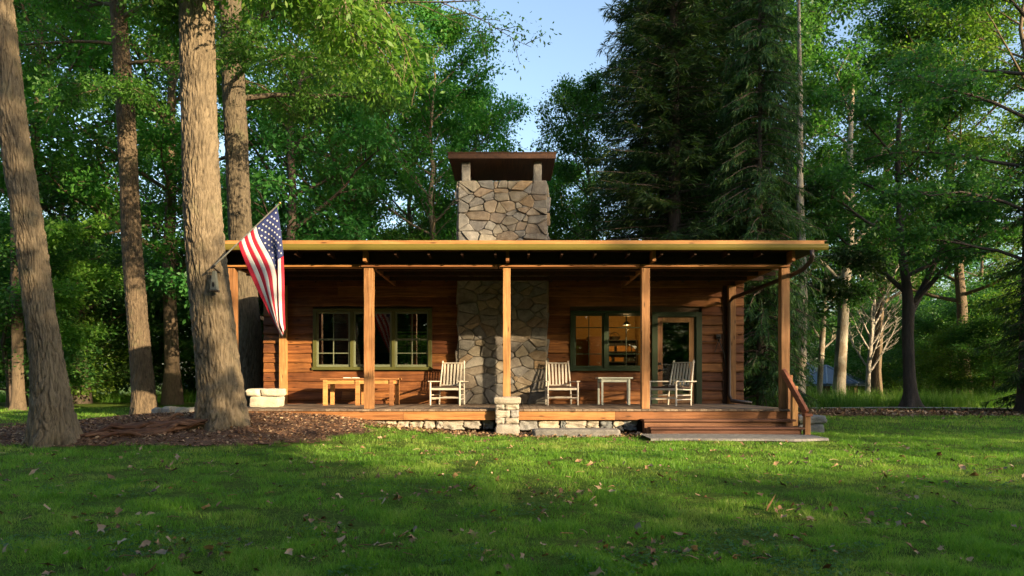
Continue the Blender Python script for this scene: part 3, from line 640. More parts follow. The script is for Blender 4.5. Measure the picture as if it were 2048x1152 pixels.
# deck
m = MB(70); x = -5.45; rg = random.Random(2)
while x < 5.2: wd = .135; m.box((x, 12.97, DZ - .035), (min(x + wd - .006, 5.22), CY - .05 if not (-1.26 < x < .80) else 15.88, DZ + rg.uniform(-.002, .002))); x += wd
cpart(m, 'deck_board', 'deck_wood')
m = MB(71); m.box((-5.45, 13.0, DZ - .20), (-2.0, 13.05, DZ - .037)); m.box((-1.998, 13.0, DZ - .20), (1.9, 13.05, DZ - .037)); m.box((1.902, 13.0, DZ - .20), (5.2, 13.05, DZ - .037)); m.box((-5.45, 13.052, DZ - .19), (-5.4, CY - .05, DZ - .037)); m.box((5.15, 13.052, DZ - .19), (5.2, CY - .05, DZ - .037))
cpart(m, 'deck_rim', 'beam_wood', .005)
for x in (-5.2, XX(748, 13.3), -1.4, 1.2, 2.4, 3.7, 5.0):
    m = MB(72); m.box((x - .07, 13.2, .1), (x + .07, 13.34, DZ - .2)); cpart(m, 'deck_pile', 'rafter_wood')
m = MB(73); m.box((WXL + .05, 15.9, .0), (WXR - .05, 16.1, DZ - .13)); m.box((WXL + .05, 16.1, 0), (WXL + .15, 21.5, DZ - .13)); m.box((WXR - .15, 16.1, 0), (WXR - .05, 21.5, DZ - .13)); cpart(m, 'foundation_wall', 'mortar')
# stairs
m = MB(74); sx0 = XX(1287, 12.7)
m.box((sx0 + .02, 12.72, .26), (5.06, 12.76, .485)); m.box((sx0, 12.66, .488), (5.1, 12.995, .525))
m.box((sx0 + .08, 12.42, .18), (5.10, 12.46, .365)); m.box((sx0 + .06, 12.36, .368), (5.14, 12.658, .402))
for x in (sx0 + .03, 3.7, 5.0): m.box((x, 12.765, .2), (x + .04, 13.0, .486)); m.box((x + .01, 12.465, .2), (x + .05, 12.715, .366))
cpart(m, 'stairs', 'stair_wood', .004)
# handrail
rail = MB(75); a = P(1566, 742, 13.08); b = P(1613, 826, 12.42)
rail.bar(a, b, .14, .06, roll=(1, 0, 0)); rail.box((b[0] - .07, b[1] - .10, b[2] - .055), (b[0] + .07, b[1] + .03, b[2] - .01))
rl = cpart(rail, 'handrail', 'rail_wood', .006)
m = MB(76); m.box((b[0] - .05, 12.36, .15), (b[0] + .05, 12.46, b[2] - .058)); xm = XX(1588, 12.86); m.box((xm - .05, 12.80, .4), (xm + .05, 12.90, ZZ(772, 12.86))); x5 = postX[4] + .05; m.box((x5 - .045, 13.02, DZ), (x5 + .045, 13.11, ZZ(750, 13.05)))
cpart(m, 'baluster', 'post_wood', .005, parent=rl)
# pier under the middle post
m = MB(77); px0, px1 = XX(991, 13.0), XX(1038, 13.0); py = 12.80
m.box((px0 + .03, py + .04, .2), (px1 - .03, py + .44, ZZ(800, 12.9))); pier = cpart(m, 'stone_pier', 'mortar')
m = MB(78); zt = ZZ(806, 12.9)
for row, (za, zb) in enumerate(((.44, .55), (.55, .69), (.69, .80))):
    cuts = [0, .5 + (.12 if row % 2 else -.1), 1]
    for a, b in zip(cuts[:-1], cuts[1:]): m.rock((px0 + (px1 - px0) * a + .004, py, za + .004), (px0 + (px1 - px0) * b - .004, py + .48, zb - .002), seed=row * 5 + a * 3, p=11, amp=.07, n=9)
m.rock((px0 - .03, py - .04, .80), (px1 + .03, py + .52, ZZ(794, 12.8)), seed=50, p=9, amp=.03)
m.rock((px0 + .0, py - .03, .15), (px1 + .01, py + .5, .436), seed=51, p=7, amp=.04, rnd=.25)
cpart(m, 'pier_stone', 'pale_stone', parent=pier, smooth=True)
# foundation stones (loose blocks set under the deck edge)
fs = [(748, 770, 834, 846), (771, 793, 834, 849), (795, 817, 833, 851), (818, 845, 843, 853), (847, 869, 834, 855), (871, 886, 835, 854), (885, 927, 834, 856), (928, 962, 834, 854), (965, 988, 838, 856), (1040, 1076, 838, 856), (1078, 1120, 840, 857), (1121, 1131, 836, 856), (1132, 1172, 835, 855), (1173, 1199, 835, 855), (1201, 1225, 837, 856), (1226, 1246, 842, 857), (1247, 1274, 837, 857)]
desc = ['small squared buff', 'pale cracked cream', 'square cream', 'low rounded flat', 'yellowish squared', 'narrow upright grey', 'largest long rounded', 'shaded grey boulder-like', 'dark squared', 'pale squared', 'low flat pale', 'slim bluish upright', 'wide squared buff', 'squared tan', 'bluish-grey', 'low brown wedge', 'rounded bluish']
wh = ['first on the left', 'second from the left', 'third from the left', 'fourth from the left', 'fifth from the left', 'beside the largest stone', 'left of the stone pier', 'second left of the stone pier', 'touching the left side of the stone pier', 'touching the right side of the stone pier', 'second right of the stone pier', 'above the flat kerb slab', 'above the middle of the flat slab', 'above the right part of the flat slab', 'at the right end of the flat slab', 'near the steps', 'nearest the steps']
for i, (a, b, c, d) in enumerate(fs):
    m = MB(90 + i); Y = 13.08; m.rock((XX(a, Y), Y, max(ZZ(d + 3, Y), 0)), (XX(b, Y), Y + .3, min(ZZ(c, Y), DZ - .205)), seed=i * 1.7, p=8 if i % 3 else 14, amp=.13, n=11, rnd=((.9, .5, .95, .45, .9, .3, .35, .3, .1, .7, .5, .25, .9, .55, .3, .5, .25)[i]))
    tag(m.build('foundation_stone', M['pale_stone'] if i not in (8, 14, 16, 11) else M['granite'], smooth=True), desc[i] + ' stone under the deck edge, ' + wh[i], 'stone', 'stones set under the deck edge')
m = MB(110); m.rock((XX(1064, 12.6), 12.42, .17), (XX(1240, 12.6), 12.85, ZZ(858, 12.5)), seed=3, p=10, amp=.02, n=10); tag(m.build('stone_slab', M['flag_slab'], smooth=True), 'long flat grey kerb slab lying on the grass in front of the deck', 'slab')
m = MB(111)
V = []; xs = np.linspace(XX(1290, 11.9), XX(1648, 11.9), 14)
for x in xs: e = .04 * math.sin(x * 5); V += [(x, 11.42 + e - .1 * ss(4.5, 5.3, x) * -2.5, float(gh(x, 11.4)) + .01), (x, 11.45 + e + .25 * ss(4.5, 5.3, x), float(gh(x, 11.5)) + .045), (x, 12.44, float(gh(x, 12.4)) + .05)]
m.add(V, [(3 * i + j, 3 * i + 3 + j, 3 * i + 4 + j, 3 * i + 1 + j) for i in range(13) for j in (0, 1)]); tag(m.build('pavement', M['flag_slab']), kind='structure')
# stacked stones left on the deck, granite right of the stair
m = MB(112); Y = 14.0; x0, x1 = XX(501, Y), XX(565, Y); zm = ZZ(792, Y); zt = ZZ(777, Y)
m.rock((x0 + .04, Y - .2, DZ), (x1 - .02, Y + .25, zm), seed=4, p=10, amp=.03)
tag(m.build('stone_block', M['cream_stone'], smooth=True), 'lower cream limestone block standing on the left end of the deck', 'stone block', 'cream stone blocks stacked on the deck')
for a, b, l in ((x0 - .01, x0 + .27, 'left'), (x0 + .275, x1 + .01, 'right')):
    m = MB(113); m.rock((a, Y - .24, zm + .002), (b, Y + .27, zt), seed=a, p=8, amp=.05)
    tag(m.build('stone_block', M['cream_stone'], smooth=True), 'upper ' + l + ' cream limestone block resting on the larger block at the deck end', 'stone block', 'cream stone blocks stacked on the deck')
Y = 13.9; x0, x1 = XX(1598, Y), XX(1655, Y)
m = MB(114); m.rock((x0, Y, .1), (x1 - .03, Y + .45, ZZ(848, Y)), seed=8, p=9, amp=.04, rnd=.2); tag(m.build('stone_block', M['granite'], smooth=True), 'lower blue-grey granite block on the grass behind the handrail', 'stone block', 'granite blocks stacked right of the steps')
m = MB(115); m.rock((x0 - .02, Y - .03, ZZ(848, Y) + .002), (x1, Y + .47, ZZ(831, Y)), seed=9, p=8, amp=.05, rnd=.6); tag(m.build('stone_block', M['granite'], smooth=True), 'upper blue-grey granite block stacked behind the handrail', 'stone block', 'granite blocks stacked right of the steps')
# ------------------------------------------------------------------ porch furniture
def make_chair():
    t = empty('porch_chair'); hw, dw = .33, .29
    for sx in (-1, 1):
        m = MB(1); m.tube([(sx * hw, -dw, 0), (sx * hw, -dw, .2), (sx * hw, -dw, .5)], [.017, .021, .019], 10); m.build('front_leg', M['chair_paint'], t, smooth=False)
        m = MB(2); m.tube([(sx * (hw - .04), dw - .02, 0), (sx * (hw - .05), dw, .36), (sx * (hw - .08), dw + .14, .97)], [.017, .021, .016], 10); m.build('rear_leg', M['chair_paint'], t)
        m = MB(3); m.box((sx * hw - .042, -dw - .05, .50), (sx * hw + .042, dw + .07, .522)); m.build('armrest', M['chair_paint'], t, .007)
    m = MB(4); m.box((-hw + .02, -dw - .01, .325), (hw - .02, -dw + .015, .37)); m.box((-hw + .05, dw - .02, .31), (hw - .05, dw + .0, .36))
    for sx in (-1, 1): m.bar((sx * hw, -dw, .35), (sx * (hw - .05), dw, .33), .022, .045)
    m.build('seat_frame', M['chair_paint'], t, .004)
    m = MB(5); m.rock((-hw + .01, -dw - .02, .365), (hw - .03, dw - .01, .405), p=9, amp=.02, n=9); m.build('seat', M['cushion'], t, smooth=True)
    def bp(x, z): return (x, dw + .0 + (z - .36) * .23, z)
    m = MB(6); m.bar(bp(-hw + .07, .92), bp(hw - .07, .92), .022, .075); m.build('back_rail', M['chair_paint'], t, .004); m = MB(6); m.bar(bp(-hw + .07, .43), bp(hw - .07, .43), .022, .05); m.build('back_rail', M['chair_paint'], t, .004)
    for k in range(6):
        x = -.19 + k * .076; m = MB(7); m.bar(bp(x, .44), bp(x * 1.03, .9), .042, .010); m.build('back_slat', M['chair_paint'], t, .002)
    m = MB(8); m.tube([(-hw, -dw, .16), (hw, -dw, .16)], .012, 8); m.tube([(-hw + .04, dw - .02, .17), (hw - .04, dw - .02, .17)], .011, 8)
    for sx in (-1, 1):
        for z in (.13, .22): m.tube([(sx * hw, -dw, z), (sx * (hw - .04), dw - .01, z)], .011, 8)
    m.build('stretcher', M['chair_paint'], t); return t
c0 = make_chair(); chs = [(897, 15.35, -10, 'white slatted armchair on the porch beside the left edge of the stone chimney'), (1121, 15.35, 6, 'white slatted armchair on the porch at the right edge of the stone chimney, facing forward'), (1343, 15.0, -48, 'white slatted armchair turned sideways in front of the cabin door')]
for i, (px, Y, rz, lb) in enumerate(chs):
    c = c0 if i == 0 else copy_tree(c0)
    c.location = (XX(px, Y), Y, DZ + .002); c.rotation_euler = (0, 0, R_(rz)); c.scale = (.98, 1, 1.0) if i != 2 else (1, 1.05, 1.0); tag(c, lb, 'chair', 'white slatted porch chairs')
# long table
def table(name, x0, x1, y0, y1, H, legs, mt, apron, lw, topn='tabletop'):
    cx, cy = (x0 + x1) / 2, (y0 + y1) / 2; t = empty(name, (cx, cy, DZ + .002))
    m = MB(1); n = max(1, int((y1 - y0) / .11)); w_ = (y1 - y0) / n
    for k in range(n): m.box((x0 - cx, y0 - cy + k * w_, H - .03), (x1 - cx, y0 - cy + (k + 1) * w_ - .003, H))
    m.build(topn, M[mt], t, .004)
    m = MB(2); e = .05; a0, a1, b0, b1 = x0 - cx + e, x1 - cx - e, y0 - cy + e, y1 - cy - e
    m.box((a0, b0, H - .03 - apron), (a1, b0 + .02, H - .032)); m.box((a0, b1 - .02, H - .03 - apron), (a1, b1, H - .032)); m.box((a0, b0 + .021, H - .03 - apron), (a0 + .02, b1 - .021, H - .032)); m.box((a1 - .02, b0 + .021, H - .03 - apron), (a1, b1 - .021, H - .032)); m.build('apron', M[mt], t, .003)
    for (lx, fr) in legs:
        m = MB(int(lx * 31) + 7); x = lx - cx; y = (y0 - cy + .025) if fr else (y1 - cy - .025 - lw); m.box((x - lw / 2, y, 0), (x + lw / 2, y + lw, H - .034)); m.build('leg', M[mt], t, .004)
    return t
Y = 14.95
tb = table('porch_table', XX(640, Y), XX(795, Y), Y, Y + .62, ZZ(758, Y) - DZ + .015, [(XX(649, Y), 1), (XX(714, Y), 1), (XX(782, Y), 1), (XX(652, Y), 0), (XX(716, Y), 0), (XX(786, Y), 0)], 'table_wood', .09, .085)
tag(tb, 'long low brown wooden table on the porch under the left window', 'table')
st_ = table('side_table', XX(1196, 15.2), XX(1266, 15.2), 15.2, 15.66, .60, [(XX(1205, 15.2), 1), (XX(1259, 15.2), 1), (XX(1202, 15.2), 0), (XX(1262, 15.2), 0)], 'pale_green_paint', .075, .042)
tag(st_, 'small pale painted side table on the porch under the right window', 'table')
zt = ZZ(758, 14.95) + .02; bk = empty('open_book', (XX(702, 15.1), 15.15, zt)); m = MB(3)
V = []; Fc = []
for i in range(13):
    u = -1 + i / 6; x = u * .17; z = .004 + .022 * (abs(u) ** .5) * (1 - abs(u) * .75) + .0; V += [(x, -.11, z), (x, .11, z), (x, -.11, 0), (x, .11, 0)]
for i in range(12): k = i * 4; Fc += [(k, k + 4, k + 5, k + 1), (k + 2, k + 3, k + 7, k + 6), (k, k + 2, k + 6, k + 4), (k + 1, k + 5, k + 7, k + 3)]
m.add(V, Fc); m.build('pages', M['paper'], bk); tag(bk, 'white open book lying on the long brown porch table', 'book'); bk.rotation_euler = (0, 0, .2)
m = MB(3); m.box((-.19, -.12, -.004), (.19, .12, -.0005)); m.build('cover', M['dark_cabinet'], bk)
# wall-mounted bracket with hanging tongs
wo = empty('wall_tool_holder', (XX(1435, CY), CY - .09, ZZ(678, CY)))
m = MB(1); m.box((-.05, -.02, 0), (.05, .045, .10)); m.tube([(0, -.01, .03), (0, -.05, .04), (0, -.05, -.02), (0, -.02, -.04)], .022, 8); m.build('bracket', M['dark_metal'], wo, .004)
m = MB(2); m.tube([(0, -.03, -.03), (-.05, -.02, -.16), (-.09, -.01, -.30)], .009, 8); m.tube([(0, -.03, -.03), (.05, -.02, -.16), (.12, -.01, -.32), (.16, 0, -.62), (.17, 0, -.70)], .009, 8); m.build('tongs', M['dark_metal'], wo)
tag(wo, 'black iron bracket with long hanging tongs on the siding right of the door', 'tool holder')
# ------------------------------------------------------------------ interior things
def thing_mb(m, name, mat, label, cat, group=None, **k): return tag(m.build(name, M[mat], **k), label, cat, group)
sh = empty('shelf_unit', (3.03, 18.9, DZ)); m = MB(1)
X0, X1 = -.55, .30
m.box((X0, -.16, 0), (X0 + .03, .16, 1.62)); m.box((X1 - .03, -.16, 0), (X1, .16, 1.62)); m.box((X0 + .031, .13, 0), (X1 - .031, .16, 1.6)); m.build('side_panel', M['dark_cabinet'], sh)
for z in (.35, .72, 1.02, 1.29, 1.60): m = MB(1); m.box((X0 + .031, -.16, z), (X1 - .031, .128, z + .022)); m.build('shelf', M['dark_cabinet'], sh)
tag(sh, 'dark wooden shelf unit inside the cabin behind the right window', 'shelf')
rg = random.Random(4); k = 0
jl = ['amber glass box', 'wide glowing amber case', 'tall amber jar', 'small stacked amber tins', 'orange glass jar', 'low amber tray', 'small brown bottle', 'round honey-coloured jar']
spots = [(2.62, 1.312, .14, .13, 0), (2.93, 1.312, .20, .14, 0), (3.14, 1.312, .05, .15, 1), (3.25, 1.312, .05, .12, 1), (2.60, 1.042, .06, .13, 1), (2.85, 1.042, .17, .10, 0), (3.1, .742, .05, .16, 1), (3.23, .742, .05, .12, 1)]
for i, (x, z, w2, h, rd) in enumerate(spots):
    m = MB(i); zz = DZ + z + .003
    if rd: m.lathe((x, 18.86, zz), [(0, 0), (w2 * .8, 0), (w2, h * .2), (w2, h * .7), (w2 * .5, h * .85), (w2 * .55, h), (0, h)], 12)
    else: m.box((x - w2 * .7, 18.78, zz), (x + w2 * .7, 18.94, zz + h)); m.box((x - w2 * .73, 18.77, zz + h), (x + w2 * .73, 18.95, zz + h + .012))
    thing_mb(m, 'jar' if rd else 'box', 'amber_glassware', jl[i] + ' on the ' + ('upper' if z > 1.2 else 'middle' if z > .9 else 'lower') + ' shelf behind the right window', 'jar' if rd else 'box', 'glassware on the shelves', bevel=0 if rd else .005)
m = MB(2); m.tube([(2.75 + .14 * math.cos(a), 18.9, DZ + 1.64 + .02 + .17 * math.sin(a)) for a in np.linspace(0, math.pi, 12)], .008, 6); m.lathe((2.75, 18.9, DZ + 1.625), [(0, 0), (.11, 0), (.15, .09), (.14, .09), (.1, .01)], 14); thing_mb(m, 'basket', 'dark_cabinet', 'dark basket with hoop handle on top of the shelf unit', 'basket')
m = MB(3); m.box((2.02, 18.6, DZ), (2.42, 18.95, 2.36)); m.box((2.0, 18.58, 2.36), (2.44, 18.97, 2.40)); m.box((2.04, 18.585, .95), (2.40, 18.598, 2.3)); thing_mb(m, 'cabinet', 'brown_cabinet', 'tall brown cabinet inside, left of the shelf unit', 'cabinet', bevel=.006)
lamp = empty('pendant_lamp', (2.86, 17.6, 2.68)); m = MB(1); m.tube([(0, 0, .04), (0, 0, .58)], .006, 6); m.build('cord', M['dark_metal'], lamp); m = MB(1); m.lathe((0, 0, 0), [(.10, -.06), (.06, .0), (.02, .04)], 16); m.build('lamp_shade', M['dark_metal'], lamp)
m = MB(1); m.lathe((0, 0, 0), [(0, -.07), (.025, -.055), (.03, -.03), (.0, .01)], 12); m.build('bulb', M['lamp_glow'], lamp); tag(lamp, 'lit pendant lamp hanging in the amber room behind the right window', 'lamp')
pl = bpy.data.lights.new('bulb_light', 'POINT'); pl.energy = 14; pl.color = (1, .62, .25); pl.shadow_soft_size = .05; po = bpy.data.objects.new('bulb_light', pl); COL.objects.link(po); po.parent = lamp; po.location = (0, 0, -.16)
lm = empty('pendant_lamp', (XX(677, 18), 18.0, ZZ(645, 18))); m = MB(1); m.lathe((0, 0, 0), [(.20, 0), (.19, .06), (.14, .14), (.05, .19), (.02, .2)], 20); m.build('lamp_shade', M['shade_glass'], lm); m = MB(1); m.tube([(0, 0, .2), (0, 0, .5)], .006, 6); m.build('cord', M['dark_metal'], lm); tag(lm, 'unlit domed glass pendant lamp seen through the left window', 'lamp')
# sill pots
rs = np.random.RandomState(2)
for i, (px, hh, lb) in enumerate(((798, .16, 'leftmost terracotta pot with short spiky leaves on the sill'), (812, .22, 'second terracotta pot with drooping leaves on the sill'), (832, .30, 'terracotta pot with the tallest fan of strap leaves on the sill'), (848, .14, 'rightmost small terracotta pot on the sill'))):
    x = XX(px, 16.45); t = empty('potted_plant', (x, 16.45, 1.53)); m = MB(i); m.lathe((0, 0, 0), [(0, 0), (.045, 0), (.06, .09), (.065, .09), (.065, .11), (.055, .11), (.05, .08), (0, .08)], 14); m.build('pot', M['terracotta'], t)
    m = MB(i)
    for k in range(16):
        a = rs.uniform(0, 6.28); l = hh * rs.uniform(.7, 1.2); d = Vector((math.cos(a), math.sin(a), 0)); s = Vector((-math.sin(a), math.cos(a), 0)) * .009; b0 = Vector((0, 0, .08)); c1 = b0 + d * l * .25 + Vector((0, 0, l * .7)); c2 = b0 + d * l * .7 + Vector((0, 0, l * .75))
        m.add([b0 - s, b0 + s, c1 + s, c1 - s, c2], [(0, 1, 2, 3), (3, 2, 4)])
    m.build('leaves', M['leaf_warm'], t); tag(t, lb + ' inside the left window', 'potted plant', 'pots on the window sill')
m = MB(5); m.box((XX(641, 16.4), 16.35, 1.52), (XX(661, 16.4), 16.5, 1.62)); m.box((XX(640, 16.4), 16.34, 1.62), (XX(662, 16.4), 16.51, 1.635)); thing_mb(m, 'planter_box', 'terracotta', 'orange rectangular box on the sill in the left corner of the left window', 'box', bevel=.004)
# ------------------------------------------------------------------ flag
FY = 11.0; fp0 = P(425, 535, FY); fp1 = P(560, 406, FY); pole = empty('flag', tuple(fp0))
def FL(p): return (p[0] - fp0[0], p[1] - fp0[1], p[2] - fp0[2])
m = MB(1); m.tube([FL(fp0), FL(fp1)], .011, 10); m.build('pole', M['pole_metal'], pole)
m = MB(1); c = FL(fp1); m.lathe((0, 0, 0), [(0, -.02), (.016, -.015), (.02, 0), (.012, .018), (0, .025)], 12); o = m.build('finial', M['brass'], pole, smooth=True); o.location = c
def fpos(u, v):
    hx = 555 + (477 - 555) * v; hy = 414 + (487 - 414) * v
    # v=0 edge (from the tip) and v=1 edge (outer red edge)
    e0 = (555 + 19 * u ** .9 + 3 * math.sin(u * 5), 414 + 243 * u); e1 = (477 + 86 * u ** 1.12, 487 + 187 * u ** .97)
    ww = v; Lx, Rx = e1[0], e0[0]; Fx = 552 + 8 * u * u * u; tt = float(ss(.05, .5, u)); Fx = min(Fx, Rx - 3); Fx = max(Fx, Lx + 2)
    if v > 7 / 13: nlx = Lx + (Fx - Lx) * (1 - v) / (6 / 13)
    elif v > 2 / 13: nlx = Fx + (Rx - Fx) * .25 * (7 / 13 - v) / (5 / 13)
    else: nlx = Fx + (Rx - Fx) * (.25 + .75 * (2 / 13 - v) / (2 / 13))
    # compress the cloth towards a vertical fold as it falls
    x = e0[0] + (e1[0] - e0[0]) * ww; y = e0[1] + (e1[1] - e0[1]) * ww
    x = x * (1 - tt) + nlx * tt
    y += 4 * math.sin(v * 14) * u * u
    d = .035 * math.sin((1 - v) * 13 + u * 1.5) * min(1, u * 1.6) + .03 * math.sin(u * 4 + v * 3) * u + .09 * tt * math.exp(-((v - .35) / .13) ** 2)
    return P(x, y, FY) + np.array((0, d - .012, 0))
NU, NV = 48, 65; rows = 13
for name, mat, test in (('red_stripe', 'flag_red', lambda u, v: (int(v * 13) % 2 == 0) and not (u < .4 and v < 7 / 13)), ('white_stripe', 'flag_white', lambda u, v: (int(v * 13) % 2 == 1) and not (u < .4 and v < 7 / 13)), ('canton', 'flag_blue', lambda u, v: u < .4 and v < 7 / 13)):
    m = MB(1)
    V = [FL(fpos(min(i / 50, 1), j / 65)) for i in range(51) for j in range(66)]; Fc = [(i * 66 + j, i * 66 + 66 + j, i * 66 + 67 + j, i * 66 + j + 1) for i in range(50) for j in range(65) if test((i + .5) / 50, (j + .5) / 65)]
    us = sorted({a for f in Fc for a in f}); ix = {a: k for k, a in enumerate(us)}
    m.add([V[a] for a in us], [tuple(ix[a] for a in f) for f in Fc]); o = m.build(name, M[mat], pole, smooth=True); sl_ = o.modifiers.new('s', 'SOLIDIFY'); sl_.thickness = .0015
m = MB(2)
for r in range(9):
    for c in range(6 if r % 2 == 0 else 5):
        v = (7 / 13) * (r + 1) / 10; u = .4 * ((c * 2 + 1 + (r % 2)) / 12); p = fpos(u, v); du = (fpos(u + .01, v) - p); dv = (fpos(u, v + .01) - p); nrm = np.cross(du, dv); nrm /= np.linalg.norm(nrm)
        du /= .01; dv /= .01; du = du / np.linalg.norm(du) * 1.0; 
        dv = dv - du * (dv @ du); dvl = np.linalg.norm(dv); dv = dv / dvl
        for sgn in (-1, 1):
            off = nrm * (.0022 * sgn); V = [FL(p + off)]
            for k in range(10):
                a = k * math.pi / 5; rr_s = .020 if k % 2 == 0 else .009; V.append(FL(p + off + (du * math.cos(a) + dv * math.sin(a) * min(1, dvl / .75)) * rr_s))
            m.add(V, [(0, 1 + k, 1 + (k + 1) % 10) for k in range(10)])
m.build('stars', M['flag_white'], pole)
m = MB(3); m.tube([FL(fp0 + np.array((0, .005, .01))), FL(fp0 + np.array((-.03, .35, -.03)))], .012, 8); m.tube([(-.02, 0, -.015), (.04, 0, .035)], .018, 10); m.build('bracket', M['dark_metal'], pole)
tag(pole, 'American flag hanging from a slanted pole fixed to the large trunk', 'flag')
# birdhouse
bh = empty('birdhouse', tuple(P(429, 580, 11.12))); m = MB(1)
m.add([(-.055, -.05, 0), (.055, -.05, 0), (.055, .05, 0), (-.055, .05, 0), (-.022, -.03, .30), (.022, -.03, .30), (.022, .03, .30), (-.022, .03, .30)], [(3, 2, 1, 0), (4, 5, 6, 7), (0, 1, 5, 4), (1, 2, 6, 5), (2, 3, 7, 6), (3, 0, 4, 7)]); m.build('box', M['weathered_grey'], bh, .003)
m = MB(1); m.lathe((0, 0, 0), [(0, 0), (.02, 0), (.02, .006), (0, .006)], 12); o = m.build('entrance_hole', M['dark_metal'], bh); o.location = (.0, -.046, .08); o.rotation_euler = (R_(97), 0, 0); o.scale = (1, 2.0, 1)
m = MB(1); m.box((-.065, -.06, -.03), (.065, .06, -.001)); m.build('base', M['bark_dark'], bh, .004); tag(bh, 'narrow grey wooden birdhouse hanging on the large trunk below the flagpole', 'birdhouse')
# fallen log, edging stones
lg = MB(5); rs = random.Random(7)
for k in range(26):
    f = k / 25; y0 = 10.75 + rs.uniform(-.16, .16); ptsl = []
    x0_, x1_ = (-6.35 + rs.uniform(-.3, .5)), (-4.9 + rs.uniform(-.7, .35))
    for i in range(9):
        t = i / 8; x = x0_ + (x1_ - x0_) * t; yy = y0 + .5 * t + .03 * math.sin(t * 7 + k); z = float(gh(x, yy)) + .06 + .10 * t + .035 * math.sin(t * 5 + k) + rs.uniform(-.01, .01) + (abs(rs.gauss(0, .04)) if k % 3 == 0 else 0)
        ptsl.append((x, yy, z))
    lg.tube(ptsl, [.012 + .028 * math.sin(math.pi * (i + .5) / 9) * rs.uniform(.8, 1.2) for i in range(9)], 7)
thing_mb(lg, 'fallen_branch', 'log_wood', 'split dark fallen branch lying on the mulch between the trunks', 'branch')
es = [(300, 322, 836, 848, .6), (320, 343, 838, 851, .8), (338, 362, 834, 846, .2), (356, 392, 834, 845, .9), (345, 372, 845, 856, .4)]
el = ['leftmost buff edging stone', 'second rounded tan edging stone', 'grey edging stone tilted up', 'pale flat edging stone touching the large trunk', 'front low brown edging stone']
for i, (a, b, c, d, r) in enumerate(es):
    m = MB(i); Y = 13.6 if i < 4 else 13.0; g = float(gh(XX((a + b) / 2, Y), Y)); hgt = (d - c) * Y / F * 1.15; m.rock((XX(a, Y), Y, g - .02), (XX(b, Y), Y + .3, g + hgt + .05), seed=i * 2.2, p=3.5, amp=.1, rnd=r, rz=.2 * (i - 2)); thing_mb(m, 'edging_stone', 'pale_stone', el[i] + ' behind the mulch bed', 'stone', 'edging stones by the large trunk', smooth=True)
# ------------------------------------------------------------------ gazebos
def gazebo(name, loc, r, eave, rise, roofm, label, n=8):
    g = empty(name, loc); m = MB(1); ring = [(r * math.cos(2 * math.pi * (k + .5) / n), r * math.sin(2 * math.pi * (k + .5) / n)) for k in range(n)]
    V = [(x, y, eave) for x, y in ring] + [(x * .45, y * .45, eave + rise * .55) for x, y in ring] + [(0, 0, eave + rise)] + [(x, y, eave - .15) for x, y in ring]
    Fc = []
    for k in range(n): k2 = (k + 1) % n; Fc += [(k, k2, n + k2, n + k), (n + k, n + k2, 2 * n), (2 * n + 1 + k, 2 * n + 1 + k2, k2, k)]
    m.add(V, Fc); m.build('roof', M[roofm], g)
    m = MB(2)
    for k in range(n): m.tube([(ring[k][0], ring[k][1], eave + .02), (ring[k][0] * .45, ring[k][1] * .45, eave + rise * .55 + .03), (0, 0, eave + rise + .03)], .04, 6)
    m.build('roof_rib', M['grey_roof'], g)
    for k in range(n): m = MB(3); x, y = ring[k][0] * .9, ring[k][1] * .9; m.box((x - .09, y - .09, 0), (x + .09, y + .09, eave)); m.build('post', M['stair_wood'], g)
    m = MB(4); m.lathe((0, 0, -.1), [(0, .12), (r * .95, .12), (r * .95, -.3)], n * 2); m.build('base', M['flag_slab'], g); tag(g, label, 'gazebo'); return g
gazebo('gazebo', (XX(1652, 45), 45.0, -1.35), 2.5, 2.45, 1.15, 'blue_roof', 'octagonal pavilion with blue metal roof beyond the tall grass right of the cabin')
gazebo('gazebo', (XX(1612, 50), 50.0, -1.35), 2.2, 2.6, 1.3, 'blue_roof', 'farther blue-roofed pavilion half hidden behind the nearer one')
gazebo('gazebo', (XX(408, 60), 60.0, -1.35), 2.0, 2.3, 1.0, 'grey_roof', 'small pavilion with pale blue roof far behind, just left of the large trunk', 6)
